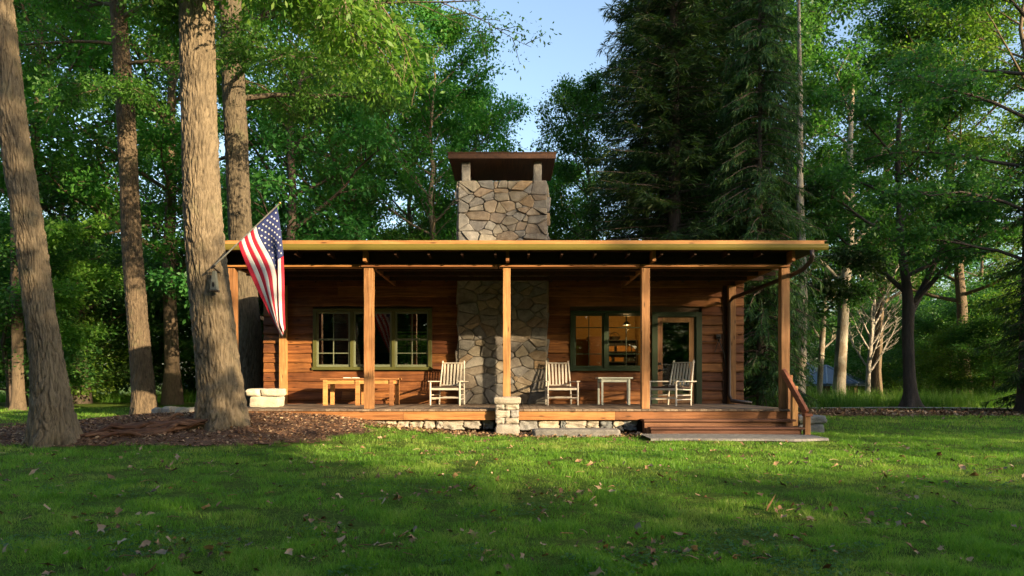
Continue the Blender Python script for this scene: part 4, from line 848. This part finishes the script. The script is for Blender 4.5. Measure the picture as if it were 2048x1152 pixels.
# ------------------------------------------------------------------ trees
def trunk_mesh(pts, k=96, nz=420, amp=.02, flare=None, seed=0, fs=12.0, vs=1.9):
    pts = np.array(pts, float); s = np.concatenate([[0], np.cumsum(np.linalg.norm(np.diff(pts[:, :3], axis=0), axis=1))])
    t = np.linspace(0, s[-1], nz)
    Q = np.stack([np.interp(t, s, pts[:, i]) for i in range(4)], 1)
    ker = np.hanning(2 * (nz // 16) + 1); ker /= ker.sum(); pad = nz // 16
    for i in range(4):
        e = np.concatenate([2 * Q[0, i] - Q[pad:0:-1, i], Q[:, i], 2 * Q[-1, i] - Q[-2:-pad - 2:-1, i]]); Q[:, i] = np.convolve(e, ker, 'valid')
    th = np.linspace(0, 2 * np.pi, k, endpoint=False); c, sn = np.cos(th), np.sin(th); R0 = Q[:, 3].mean()
    pn = np.stack(np.broadcast_arrays((c * R0 * fs)[None], (sn * R0 * fs)[None], (t * vs)[:, None]), -1) + seed * 3.3
    wp = fbm(pn * .7 + 9, 2); pn2 = pn + wp[..., None] * .9
    n1 = noise3(pn2 * 1.5); d = np.clip(np.abs(n1) / .28, 0, 1) ** .7; n2 = noise3(pn2 * np.array((3.2, 3.2, 2.2)) + 4); d2 = np.clip(np.abs(n2) / .3, 0, 1)
    disp = amp * (d * .75 + d2 * .35 - 1) + .012 * fbm(pn * 4, 2) * (amp / .02)
    rad = Q[:, 3][:, None] + disp + R0 * .06 * noise3(np.stack(np.broadcast_arrays((c * 1.2)[None], (sn * 1.2)[None], (t * .35)[:, None]), -1) + seed)
    if flare: f = np.exp(-t / flare[0])[:, None]; rad = rad * (1 + flare[1] * f * (.45 + .55 * np.sin(th * flare[2] + seed + 1.3 * np.sin(th + seed)))[None])
    global FUR; FUR = ss(.30, 1.0, 1 - (d * .7 + d2 * .3)).ravel()
    V = np.stack([Q[:, 0][:, None] + rad * c, Q[:, 1][:, None] + rad * sn, np.broadcast_to(Q[:, 2][:, None], rad.shape)], -1).reshape(-1, 3)
    i = np.arange(nz - 1)[:, None] * k; j = np.arange(k)[None]; j2 = (j + 1) % k
    Fc = np.stack(np.broadcast_arrays(i + j, i + j2, i + k + j2, i + k + j), -1).reshape(-1, 4)
    return V, Fc
class Tree:
    def __init__(s, seed): s.rs = np.random.RandomState(seed); s.V = []; s.F = []; s.n = 0; s.cl = []; s.dirs = []
    def raw(s, V, Fc): s.V.append(V); s.F.append(Fc + s.n); s.n += len(V)
    def tube(s, pts, rad, k=6):
        pts = np.asarray(pts, float); n = len(pts); t = np.gradient(pts, axis=0); t /= np.linalg.norm(t, axis=1)[:, None] + 1e-9
        ref = np.array((.12, .31, .94)) if abs(t[0, 2]) < .8 else np.array((1, .1, 0)); x = np.cross(t, ref); x /= np.linalg.norm(x, axis=1)[:, None] + 1e-9; y = np.cross(t, x)
        a = np.linspace(0, 2 * np.pi, k, endpoint=False); V = pts[:, None] + (x[:, None] * np.cos(a)[None, :, None] + y[:, None] * np.sin(a)[None, :, None]) * np.asarray(rad)[:, None, None]
        i = np.arange(n - 1)[:, None] * k; j = np.arange(k)[None]; j2 = (j + 1) % k; s.raw(V.reshape(-1, 3), np.stack(np.broadcast_arrays(i + j, i + j2, i + k + j2, i + k + j), -1).reshape(-1, 4))
    def limb(s, p0, d, L, r, up=.25, sag=.0, level=2, dens=1.0, subs=7, k=6):
        rs = s.rs; d = np.asarray(d, float); d = d / np.linalg.norm(d); n = 9; t = np.linspace(0, 1, n)[:, None]; w1 = rs.normal(0, .05 * L, (n, 3)) * t * (1 - .3 * t); w1 = np.cumsum(w1, 0) * .45
        pts = p0 + d * L * t + np.array((0, 0, 1.)) * (up * L * t ** 1.6 - sag * L * t ** 2) + w1
        s.tube(pts, r * (1 - .85 * t[:, 0]) + .004, k)
        if level > 0:
            for q in range(subs):
                f = .22 + .78 * (q + rs.uniform(0, .9)) / subs; i = f * (n - 1); i0 = min(int(i), n - 2); pp = pts[i0] + (pts[i0 + 1] - pts[i0]) * (i - i0)
                tang = pts[i0 + 1] - pts[i0]; tang /= np.linalg.norm(tang); side = np.cross(tang, (0, 0, 1)); side /= np.linalg.norm(side) + 1e-6; sg = 1 if (q + rs.randint(2)) % 2 else -1
                dd = tang * rs.uniform(.4, .9) + side * sg * rs.uniform(.5, 1.0) + np.array((0, 0, rs.uniform(-.25, .45)))
                s.limb(pp, dd, L * rs.uniform(.28, .5) * (1.15 - .5 * f), r * .38 * (1 - .5 * f) + .004, up * .6, sag, level - 1, dens, max(3, subs - 2), 4 if level > 1 else 3)
        if level <= 1:
            m = max(2, int(5 * dens * (1 if level == 0 else .6))); f = rs.uniform(.25, 1.05, m) * (n - 1); i0 = np.minimum(f.astype(int), n - 2); pp = pts[i0] + (pts[i0 + 1] - pts[i0]) * (f - i0)[:, None]; s.cl.append(pp); s.dirs.append(np.repeat((d * [1, 1, .3])[None], m, 0))
    def leaves(s, per=12, spread=.28, size=.14, flat=.5, asp=.5, droop=.25):
        rs = s.rs; C = np.concatenate(s.cl); n = len(C) * per; c = np.repeat(C, per, 0); off = rs.normal(0, 1, (n, 3)) * spread * np.array((1, 1, flat)); p = c + off; dr = off / (np.linalg.norm(off, axis=1)[:, None] + 1e-6)
        a = dr + rs.normal(0, .5, (n, 3)) + np.array((0, 0, -droop)); a /= np.linalg.norm(a, axis=1)[:, None]; nr = rs.normal(0, .55, (n, 3)) + np.array((0, 0, 1.)); b = np.cross(nr, a); b /= np.linalg.norm(b, axis=1)[:, None] + 1e-6; nn = np.cross(a, b)
        sz = size * rs.uniform(.55, 1.3, n)[:, None]; V = np.stack([p - a * sz * .5, p + b * sz * asp * .5 - nn * sz * .06, p + a * sz * .5, p - b * sz * asp * .5 - nn * sz * .06], 1).reshape(-1, 3)
        Fc = np.arange(n * 4).reshape(-1, 4); cr = np.repeat(rs.uniform(0, 1, len(C)), per); return V, Fc, np.clip(cr * .5 + rs.uniform(0, .5, n), 0, 1)
    def wood(s): return np.concatenate(s.V), np.concatenate(s.F)
def broadleaf(name, seed, H, R, base, tr, nl, per, size, lm, bm, subs=6, level=2, spread=.3, top=.96, dens=1.0, sag=.12, up=.3, fork=False):
    T = Tree(seed); rs = T.rs; n = 14; t = np.linspace(0, 1, n); wob = np.cumsum(rs.normal(0, .012 * H, (n, 2)), 0) * t[:, None]
    pts = np.stack([wob[:, 0], wob[:, 1], t * H * top], 1); rad = tr * (1 - .9 * t ** 1.1) * (1 + .5 * np.exp(-t * H / .5)); T.tube(pts, rad, 12)
    for q in range(nl):
        f = base + (1 - base) * ((q + rs.uniform(0, .8)) / nl); i = f * (n - 1); i0 = min(int(i), n - 2); pp = pts[i0] + (pts[i0 + 1] - pts[i0]) * (i - i0); az = q * 2.4 + rs.uniform(-.5, .5); g = (f - base) / (1 - base)
        prof = math.sin(math.pi * min(1, .22 + .78 * g) ** .85) ** .6 if g < .98 else .35
        L = R * max(.3, prof) * rs.uniform(.75, 1.2); el = .15 + .75 * g
        T.limb(pp, (math.cos(az), math.sin(az), el), L, tr * .42 * (1 - .75 * f), up, sag, level, dens, subs)
    V, Fc, rr = T.leaves(per, spread, size, .55, .55); t_ = empty(name); wv, wf = T.wood(); link('trunk', mesh_np(name + '_trunk', wv, wf, smooth=True), M[bm], t_); link('crown', mesh_np(name + '_crown', V, Fc, rr), M[lm], t_); return t_
def conifer(name, seed, H, R, base, tr, lm='needle', bm='bark_dark', droop=.35, gap=.42, card=.30):
    T = Tree(seed); rs = T.rs; T.tube(np.stack([np.linspace(0, .1, 12), np.zeros(12), np.linspace(0, H, 12)], 1), tr * (1 - .95 * np.linspace(0, 1, 12)) + .01, 10)
    z = base; A = []; B = []; S = []
    while z < H * .985:
        g = (z - base) / (H - base); L0 = R * (1 - g) ** .75 * (.75 + .25 * min(1, g * 6)) + .2; nb = 10 if g < .8 else 6
        for b in range(nb):
            az = rs.uniform(0, 2 * np.pi); L = L0 * rs.uniform(.7, 1.15); n = 8; t = np.linspace(0, 1, n); rd = L * t; zz = z + rs.uniform(-.15, .15) + L * (.12 * t - droop * t ** 2 + .18 * t ** 3.5)
            sw = np.cumsum(rs.normal(0, .02 * L, n)); pts = np.stack([np.cos(az) * rd - np.sin(az) * sw, np.sin(az) * rd + np.cos(az) * sw, zz], 1); T.tube(pts, .028 * (1 - .85 * t) * (L / R + .3) + .003, 4)
            m = int(L / .07) + 2; f = rs.uniform(.04, 1, m) ** .9 * (n - 1); i0 = np.minimum(f.astype(int), n - 2); pp = pts[i0] + (pts[i0 + 1] - pts[i0]) * (f - i0)[:, None]
            tg = pts[i0 + 1] - pts[i0]; tg /= np.linalg.norm(tg, axis=1)[:, None]; sd_ = np.stack([-tg[:, 1], tg[:, 0], tg[:, 2] * 0], 1) * rs.choice([-1, 1], m)[:, None]
            dd = tg * rs.uniform(.3, 1, m)[:, None] + sd_ * rs.uniform(.3, 1.0, m)[:, None]; dd[:, 2] -= rs.uniform(.1, .55, m); dd /= np.linalg.norm(dd, axis=1)[:, None]
            sl2 = (rs.uniform(.35, .8, m) * (.35 + .5 * (1 - f / (n - 1))) * min(1.3, L / 2.2 + .3))[:, None]
            for kk in range(4):
                s0 = kk / 4; q0 = pp + dd * sl2 * s0; d2 = dd + rs.normal(0, .28, (m, 3)); d2 /= np.linalg.norm(d2, axis=1)[:, None]; A.append(q0); B.append(d2); S.append(np.full(m, card))
        z += gap * rs.uniform(.6, 1.3) * (1 - .4 * g)
    A = np.concatenate(A); B = np.concatenate(B); n = len(A); S = np.concatenate(S) * rs.uniform(.6, 1.3, n); nr = rs.normal(0, .5, (n, 3)) + [0, 0, 1.]; b = np.cross(nr, B); b /= np.linalg.norm(b, axis=1)[:, None]
    V = np.stack([A, A + B * (S * .45)[:, None] + b * (S * .07)[:, None], A + B * S[:, None], A + B * (S * .45)[:, None] - b * (S * .07)[:, None]], 1).reshape(-1, 3)
    t_ = empty(name); wv, wf = T.wood(); link('trunk', mesh_np(name + '_trunk', wv, wf, smooth=True), M[bm], t_); link('crown', mesh_np(name + '_crown', V, np.arange(n * 4).reshape(-1, 4), rs.uniform(0, 1, n)), M[lm], t_); return t_
# --- near trunks, traced
def px_path(l, Y, top=None):
    out = []
    for (px, py, wp) in l: p = P(px, py, Y); out.append((p[0], Y, p[2], wp / 2 * Y / F))
    if top:
        a, b = out[-2], out[-1]; L = b[2] - a[2]
        for k in range(1, 5): f = k / 4; hz = top - b[2]; out.append((b[0] + (b[0] - a[0]) / L * hz * f * .6, Y + .1 * f, b[2] + hz * f, b[3] * (1 - .75 * f) + .03))
    return out
def near_tree(name, path, label, bm, lm, seed, limbs, k=190, nz=700, amp=.02, flare=(.28, .5, 6), per=12, size=.13, cat='tree', spread=.24):
    t_ = empty(name, (path[0][0], path[0][1], path[0][2])); o0 = np.array(path[0][:3])
    V, Fc = trunk_mesh(path, k, nz, amp, flare, seed); me = mesh_np(name + '_trunk', V - o0, Fc, smooth=True, attrs={'fur': FUR}); link('trunk', me, M[bm], t_)
    T = Tree(seed); pz = np.array(path)
    for (z, az, L, el, r, up, sag, dens, lev) in limbs:
        p0 = np.array([np.interp(z, pz[:, 2], pz[:, 0]), np.interp(z, pz[:, 2], pz[:, 1]), z]); a = R_(az); T.limb(p0, (math.cos(a), math.sin(a), el), L, r * .75, up, sag, lev, dens, 9)
    wv, wf = T.wood(); link('limbs', mesh_np(name + '_limbs', wv - o0, wf, smooth=True), M[bm], t_)
    V, Fc, rr = T.leaves(per + 5, spread, size * .85, .6, .42, .5); link('crown', mesh_np(name + '_crown', V - o0, Fc, rr), M[lm], t_); tag(t_, label, cat, 'big trunks in front of the cabin'); return t_
def crown_limbs(z0, z1, n, L, seed):
    rs = random.Random(seed); return [(z0 + (z1 - z0) * (i + rs.random()) / n, i * 137.5 + rs.uniform(-20, 20), L * rs.uniform(.7, 1.1) * (1 - .5 * i / n), .35, .09 * (1 - .5 * i / n), .2, .25, .8, 2) for i in range(n)]
p3 = px_path([(448, 872, 104), (447, 850, 98), (446, 830, 92), (443, 790, 86), (438, 740, 82), (429, 660, 79), (417, 560, 75), (409, 480, 71), (403, 400, 69), (397, 200, 67), (393, 0, 66), (390, -150, 64)], 11.5, 18)
near_tree('tall_tree', p3, 'largest furrowed tree trunk standing on the mulch bed with the flag on it', 'bark_grey', 'leaf_warm', 3,
    [(8.2, 25, 2.7, .25, .04, .1, .62, .55, 2), (9.1, -8, 2.6, .0, .045, .1, .75, .5, 2), (9.0, 38, 3.1, .0, .045, .1, .6, .5, 2), (9.9, 8, 3.3, -.15, .05, .1, .7, .5, 2), (8.0, -40, 1.5, .3, .03, .1, .6, .5, 2)] + crown_limbs(10.5, 17, 16, 4.2, 3), amp=.034, size=.165, spread=.30, per=7)
p1 = px_path([(109, 905, 92), (108, 885, 88), (107, 860, 79), (101, 780, 67), (93, 700, 56), (73, 580, 53), (66, 500, 52), (32, 300, 52), (14, 150, 50), (-5, 0, 50), (-25, -150, 48)], 10.5, 17)
near_tree('tall_tree', p1, 'leaning brown tree trunk at the far left edge of the lawn', 'bark_grey', 'leaf_mid', 5, [(9, 20, 3, -.2, .05, .1, .45, .8, 2)] + crown_limbs(9.5, 16.5, 14, 4.0, 5), amp=.028)
p2 = px_path([(291, 845, 52), (290, 830, 50), (289, 800, 44), (287, 780, 42), (278, 680, 39), (269, 560, 38), (264, 500, 37), (260, 400, 34), (250, 200, 33), (235, 0, 30), (225, -120, 28)], 19.5, 21)
near_tree('tall_tree', p2, 'dark straight trunk on the grass between the leaning trunk and the flag tree', 'bark_brown', 'leaf_mid', 7, [(9, -70, 3.5, -.1, .06, .1, .4, .9, 2), (10.5, 200, 4, 0, .06, .1, .4, .9, 2), (10, -10, 4, 0, .07, .1, .35, .9, 2)] + crown_limbs(11, 20, 15, 5, 7), k=120, nz=500, amp=.03)
p4 = px_path([(506, 830, 66), (505, 815, 62), (503, 760, 56), (495, 660, 52), (486, 560, 48), (478, 400, 44), (469, 200, 44), (461, 0, 40), (456, -120, 38)], 18.2, 21)
near_tree('tall_tree', p4, 'thick mottled trunk behind the flag at the left corner of the cabin', 'bark_shaded', 'leaf_mid', 9, [(10.4, -22, 7.0, -.02, .07, .02, .12, .35, 2), (8.5, 20, 4, .2, .10, .2, .25, .9, 2), (9, -50, 4.5, 0, .08, .15, .35, .9, 2)] + crown_limbs(10, 20, 16, 5.2, 9), k=120, nz=500, amp=.03)
# --- prototypes and woodland
protos = {
 'A': broadleaf('broadleaf_tree', 21, 22, 5.6, .22, .30, 30, 12, .19, 'leaf_mid', 'bark_brown', spread=.36),
 'B': broadleaf('broadleaf_tree', 22, 18, 5.2, .14, .24, 28, 12, .18, 'leaf_cool', 'bark_dark', spread=.34),
 'C': broadleaf('broadleaf_tree', 23, 15, 4.3, .18, .20, 24, 13, .155, 'leaf_mid', 'bark_grey', spread=.30),
 'D': broadleaf('broadleaf_tree', 24, 24, 5.0, .34, .26, 26, 10, .18, 'leaf_warm', 'bark_brown', spread=.34, dens=.8),
 'U': broadleaf('understory_tree', 25, 7.5, 3.2, .06, .10, 22, 13, .14, 'leaf_cool', 'bark_dark', spread=.38, sag=.2),
 'W': broadleaf('understory_tree', 26, 6.0, 2.8, .05, .09, 20, 13, .13, 'leaf_warm', 'bark_brown', spread=.40, sag=.2, dens=.8),
 'S': conifer('spruce_tree', 31, 24, 4.1, 1.2, .30),
 'H': conifer('hemlock_tree', 32, 18, 3.8, .6, .22, droop=.5, gap=.36),
}
def mesh_h(t): return t
used_p = set()
def plant(key, px, Y, H=None, wid=1.0, rz=None, label=None, group=None, leafmat=None, i=[0]):
    i[0] += 1; base = {'A': 22, 'B': 18, 'C': 15, 'D': 24, 'U': 7.5, 'W': 6, 'S': 24, 'H': 18}[key]
    t = protos[key] if key not in used_p else copy_tree(protos[key]); used_p.add(key)
    x = XX(px, Y); s = (H or base) / base; t.location = (x, Y, float(gh(x, Y)) - .05); t.scale = (s * wid, s * wid, s); t.rotation_euler = (0, 0, rz if rz is not None else i[0] * 1.9)
    cat = {'S': 'spruce', 'H': 'hemlock'}.get(key, 'tree'); tag(t, label, cat, group)
    return t
G1 = 'woodland trees behind the cabin'
row = [
 ('A', 40, 27, 22, 1.0, 'tall green tree behind the leaning trunk at the left edge'), ('B', 165, 31, 19, 1.1, 'dark green tree filling the gap between the two left trunks'), ('A', 345, 30, 23, 1.0, 'tall tree in the gap left of the flag tree'),
 ('B', 560, 27, 19, .95, 'dark green tree rising right behind the flag'), ('A', 700, 31, 20, .9, 'tall tree above the cabin roof midway between flag and chimney'), ('C', 862, 30, 17.2, .85, 'forked tree with visible trunk just left of the chimney'), ('C', 972, 37, 16.4, .86, 'lighter rounded tree behind the chimney below the sky gap'),
 ('C', 815, 36, 17, .9, 'slim tree left of the forked tree'), ('C', 1112, 42, 15.0, .95, 'low rounded tree closing the bottom of the sky gap right of the chimney'), ('C', 1196, 33, 15.2, .85, 'bluish green tree right of the chimney under the sky gap'),
 ('S', 1350, 24.5, 24, .95, 'tall dark spruce rising behind the roof right of the chimney'), ('S', 1375, 31, 22, .9, 'dark spruce standing just behind the tallest spruce'), ('S', 1290, 29, 21, .8, 'dark spruce nearest the sky gap'), ('H', 1520, 22.5, 19, .5, 'dark hemlock hanging beside the right wall of the cabin'), ('S', 1450, 28, 25, .95, 'tall spruce behind the right end of the roof'),
 ('B', 1572, 35, 21, 1.0, 'dark leafy tree above the right corner of the roof'), ('A', 1750, 36, 22, .9, 'tall thin tree between roof corner and the dark forked tree'), ('A', 1930, 33, 21, .95, 'tall loose tree at the upper right'), ('H', 2170, 22, 15, .9, 'hemlock reaching in from the right edge'), ('D', 2060, 30, 22, 1.0, 'yellowish tree at the top right corner'),
]
for k, px, Y, H, wd, lb in row: plant(k, px, Y, H, wd, None, lb, G1)
rg = random.Random(12)
for j, px in enumerate(range(-260, 2420, 185)):
    Y = rg.uniform(44, 56); gap = 940 < px < 1230; H = 12.5 if gap else rg.uniform(15, 22)
    if 1560 < px < 1800: Y += 10
    plant(rg.choice('ABD' if px < 900 else 'ABDDC'), px, Y, H, rg.uniform(.95, 1.2), None, 'tall broadleaf tree in the dense second row of the wood behind the cabin', 'second row of the wood')
for j, px in enumerate(range(-200, 2400, 240)):
    plant('AB'[j % 2], px + rg.uniform(-30, 30), rg.uniform(68, 85), 13 if 900 < px < 1250 else 19, 1.6, None, 'distant tree at the very back of the wood', 'third row of the wood')
u1 = ['bushy', 'low rounded', 'wide', 'loose', 'dense', 'shady', 'drooping', 'small']
for j, (k, px, Y, H) in enumerate([('U', 20, 25, 6.5), ('U', 150, 33, 7), ('U', 230, 37, 8), ('W', 330, 38, 6), ('U', 395, 40, 8), ('U', 120, 38, 8), ('W', 60, 30, 6), ('U', -40, 30, 8), ('U', 470, 38, 8), ('U', 560, 36, 8), ('W', 660, 34, 7.5), ('W', 760, 34, 7), ('U', 840, 40, 9), ('W', 930, 40, 9), ('W', 1100, 38, 9), ('W', 830, 29, 6), ('W', 790, 25.5, 5)]):
    plant(k, px, Y, H, 1.2, None, ['bushy understory tree at the wood edge left of the cabin', 'leafy understory tree showing behind the cabin'][px > 500], 'understory left' if px <= 500 else 'understory behind the cabin')
for j, (k, px, Y, H) in enumerate([('U', 1600, 58, 8), ('W', 1700, 60, 8), ('U', 1780, 52, 7), ('U', 1872, 38, 5.0), ('W', 1905, 31, 3.2), ('U', 1955, 36, 5.2), ('U', 2030, 38, 7), ('W', 1845, 44, 5), ('U', 1930, 46, 8), ('W', 2060, 29, 4.5), ('U', 1800, 44, 7), ('U', 1985, 29, 3.4)]):
    plant(k, px, Y, H, 1.2, None, 'leafy understory tree beyond the path right of the cabin', 'understory right')
# --- individual right-hand trees
def custom_tree(name, path, label, bm, lm, seed, limbs, k=40, nz=160, amp=.012, per=7, size=.16, spread=.25, flare=(.3, .6, 4), cat='tree', leaves=True):
    t_ = empty(name, (path[0][0], path[0][1], path[0][2])); o0 = np.array(path[0][:3]); V, Fc = trunk_mesh(path, k, nz, amp, flare, seed); T = Tree(seed); T.raw(V, Fc); pz = np.array(path)
    for (z, az, L, el, r, up, sag, dens, lev) in limbs:
        p0 = np.array([np.interp(z, pz[:, 2], pz[:, 0]), np.interp(z, pz[:, 2], pz[:, 1]), z]); a = R_(az); T.limb(p0, (math.cos(a), math.sin(a), el), L, r, up, sag, lev, dens, 7)
    wv, wf = T.wood(); link('trunk', mesh_np(name + '_trunk', wv - o0, wf, smooth=True), M[bm], t_)
    if leaves: V, Fc, rr = T.leaves(per, spread, size, .5, .5, .3); link('crown', mesh_np(name + '_crown', V - o0, Fc, rr), M[lm], t_)
    tag(t_, label, cat); return t_
# dark forked tree
pt = px_path([(1822, 815, 34), (1822, 800, 26), (1818, 740, 22), (1815, 660, 21), (1818, 620, 24), (1812, 560, 17), (1802, 500, 15), (1800, 420, 13), (1795, 330, 10), (1800, 200, 7)], 25.5)
custom_tree('forked_tree', pt, 'dark forked tree standing alone by the path right of the cabin', 'bark_dark', 'leaf_cool', 41, [(3.6, 10, 4.5, 1.5, .14, .3, .1, 1, 2), (3.9, -20, 4.5, 1.1, .10, .2, .15, 1, 2), (4.4, 170, 4.0, .9, .09, .2, .2, 1, 2), (5.0, 0, 4.6, .5, .08, .2, .2, 1, 2), (5.6, -80, 3.6, .6, .07, .2, .2, 1, 2), (6.2, 190, 4.0, .5, .07, .2, .2, 1, 2), (7.0, 20, 4.0, .6, .06, .2, .2, 1, 2), (7.8, 120, 3.5, .6, .06, .2, .2, 1, 2), (8.6, -60, 3.5, .7, .05, .2, .2, 1, 2), (9.2, 200, 3.2, .7, .05, .2, .2, 1, 2)], size=.17)
pt = px_path([(1676, 820, 34), (1676, 805, 26), (1680, 740, 23), (1686, 640, 21), (1690, 560, 20), (1698, 500, 17), (1704, 420, 13), (1700, 300, 10), (1706, 150, 8)], 31)
custom_tree('sycamore_tree', pt, 'pale leaning sycamore trunk in front of the blue-roofed pavilion', 'bark_pale', 'leaf_mid', 43, [(5.5, 160, 3, 1.0, .10, .2, .1, .8, 2), (7, 10, 3.5, .9, .09, .2, .1, .8, 2), (9, 200, 3.5, .8, .08, .2, .1, .8, 2), (10, -30, 3.5, .7, .07, .2, .1, .8, 2), (11.5, 90, 3.2, .7, .07, .2, .1, .8, 2), (12.5, 230, 3, .8, .06, .2, .1, .8, 2)], size=.18)
pt = px_path([(1638, 815, 14), (1638, 800, 12), (1641, 740, 11), (1644, 690, 11), (1650, 600, 8), (1655, 500, 6)], 33)
custom_tree('sapling', pt, 'thin bare sapling just left of the pale sycamore', 'bark_pale', 'leaf_mid', 44, [(2.7, 15, 1.9, .6, .05, .3, 0, .8, 2), (3.1, 170, 2.2, 1.3, .05, .3, 0, .8, 2), (3.6, 150, 2.2, 1.0, .04, .3, 0, .8, 2), (4.4, 20, 2.2, 1.2, .04, .3, 0, .8, 2), (5, 190, 2, 1.2, .04, .3, 0, .8, 2)], leaves=False)
pt = px_path([(1736, 815, 12), (1735, 790, 10), (1737, 740, 9), (1745, 660, 7), (1750, 580, 5)], 35)
custom_tree('bare_tree', pt, 'pale leafless bushy tree between the sycamore and the dark forked tree', 'bark_white', 'leaf_mid', 45, [(1.6 + .28 * q, q * 137, 2.6 + .2 * (q % 3), 1.3, .045, .3, 0, 1, 2) for q in range(13)], leaves=False, k=20, nz=60)
pt = px_path([(1598, 830, 30), (1598, 800, 22), (1603, 700, 20), (1606, 560, 18), (1600, 400, 14), (1600, 200, 10), (1598, 60, 7), (1597, -80, 4)], 24)
custom_tree('slim_tree', pt, 'slim sunlit trunk directly behind the handrail post', 'bark_pale', 'needle', 46, [(4.5, 30, 1.8, .1, .03, .1, .3, 1, 2), (5.4, -20, 2.2, .1, .03, .1, .3, 1, 2), (6.5, 200, 2, .1, .03, .1, .3, 1, 2), (8, 60, 2, .1, .03, .1, .3, 1, 2), (9, 180, 2, .1, .03, .1, .3, 1, 2)], size=.16)
pt = px_path([(38, 830, 34), (38, 815, 26), (36, 760, 21), (34, 600, 20), (30, 400, 17), (30, 200, 12)], 23.5)
custom_tree('young_tree', pt, 'smaller sunlit trunk at the far left behind the leaning trunk', 'bark_brown', 'leaf_warm', 47, [(2.6, 10, 2.2, .1, .04, .2, .2, 1, 2), (3.4, -30, 2.6, .2, .04, .2, .2, 1, 2), (3.0, 170, 2.2, .2, .04, .2, .2, 1, 2), (4.2, 20, 2.6, .2, .04, .2, .2, 1, 2), (4.8, 60, 2.5, .2, .04, .2, .2, 1, 2), (5.6, -10, 2.8, .2, .04, .2, .2, 1, 2)], size=.16, per=9)
pt = px_path([(2062, 850, 60), (2060, 830, 46), (2062, 700, 40), (2066, 500, 36), (2068, 200, 30), (2070, -60, 26)], 22.5, 18)
custom_tree('edge_tree', pt, 'dark trunk base cut off by the right edge of the photo', 'bark_dark', 'leaf_cool', 48, [(5, 180, 4.5, .3, .055, .2, .3, 1.5, 2), (6.5, 200, 5, .3, .055, .2, .3, 1.5, 2), (8, 160, 5, .3, .055, .2, .3, 1.5, 2), (9.5, 190, 5, .3, .055, .2, .3, 1.5, 2), (11, 150, 4.5, .3, .055, .2, .3, 1.5, 2), (12.5, 210, 4.5, .3, .055, .2, .3, 1.5, 2)])
# --- trees behind the camera: they shade the lawn and show in the windows
G2 = 'trees across the lawn behind the camera'
def back(key, X, Y, H, wid, lb):
    t = plant(key, 1024, 20, H, wid, None, lb, G2); t.location = (X, Y, -.1); return t
for j, X in enumerate(np.arange(-38, 14, 3.3)): back('UB'[j % 2], X, -9 - (j % 3), (12 if X < 9 else 9.8) + (j % 3) * (1 if X < 9 else .3), 1.15 if j % 2 else 1.5, 'tree in the taller part of the row across the lawn')
for j, X in enumerate((13.6, 15.2)): back('U', X, -9, 9.4, .65, 'tree in the taller part of the row across the lawn')
for j, X in enumerate(np.arange(20.3, 60, 2.2)): back('U', X, -9 - (j % 2) * 1.2, 6.0 + .3 * (j % 3), 1.2, 'bushy tree in the lower part of the row across the lawn')
for j, X in enumerate(np.arange(38, 62, 4.1)): back('B', X, -14 - j % 2, 14, 1.0, 'unseen rounded tree added on the far right across the lawn to block low sky light')  # unseen trees added to close low sky seen from the porch
for j, X in enumerate(np.arange(33.4, 60, 4.2)): back('D', X, -10.5 - (j % 2) * 1.5, 30, .8, 'tall high-crowned tree beyond the row across the lawn')
for j, X in enumerate(np.arange(-64, 112, 6.0)): back('AB'[j % 2], X, -43 - (j % 3) * 2.5, 18.5, 1.35, 'unseen woodland tree added far behind the camera to block low sky light')  # row added out of view to keep low sky light off the porch
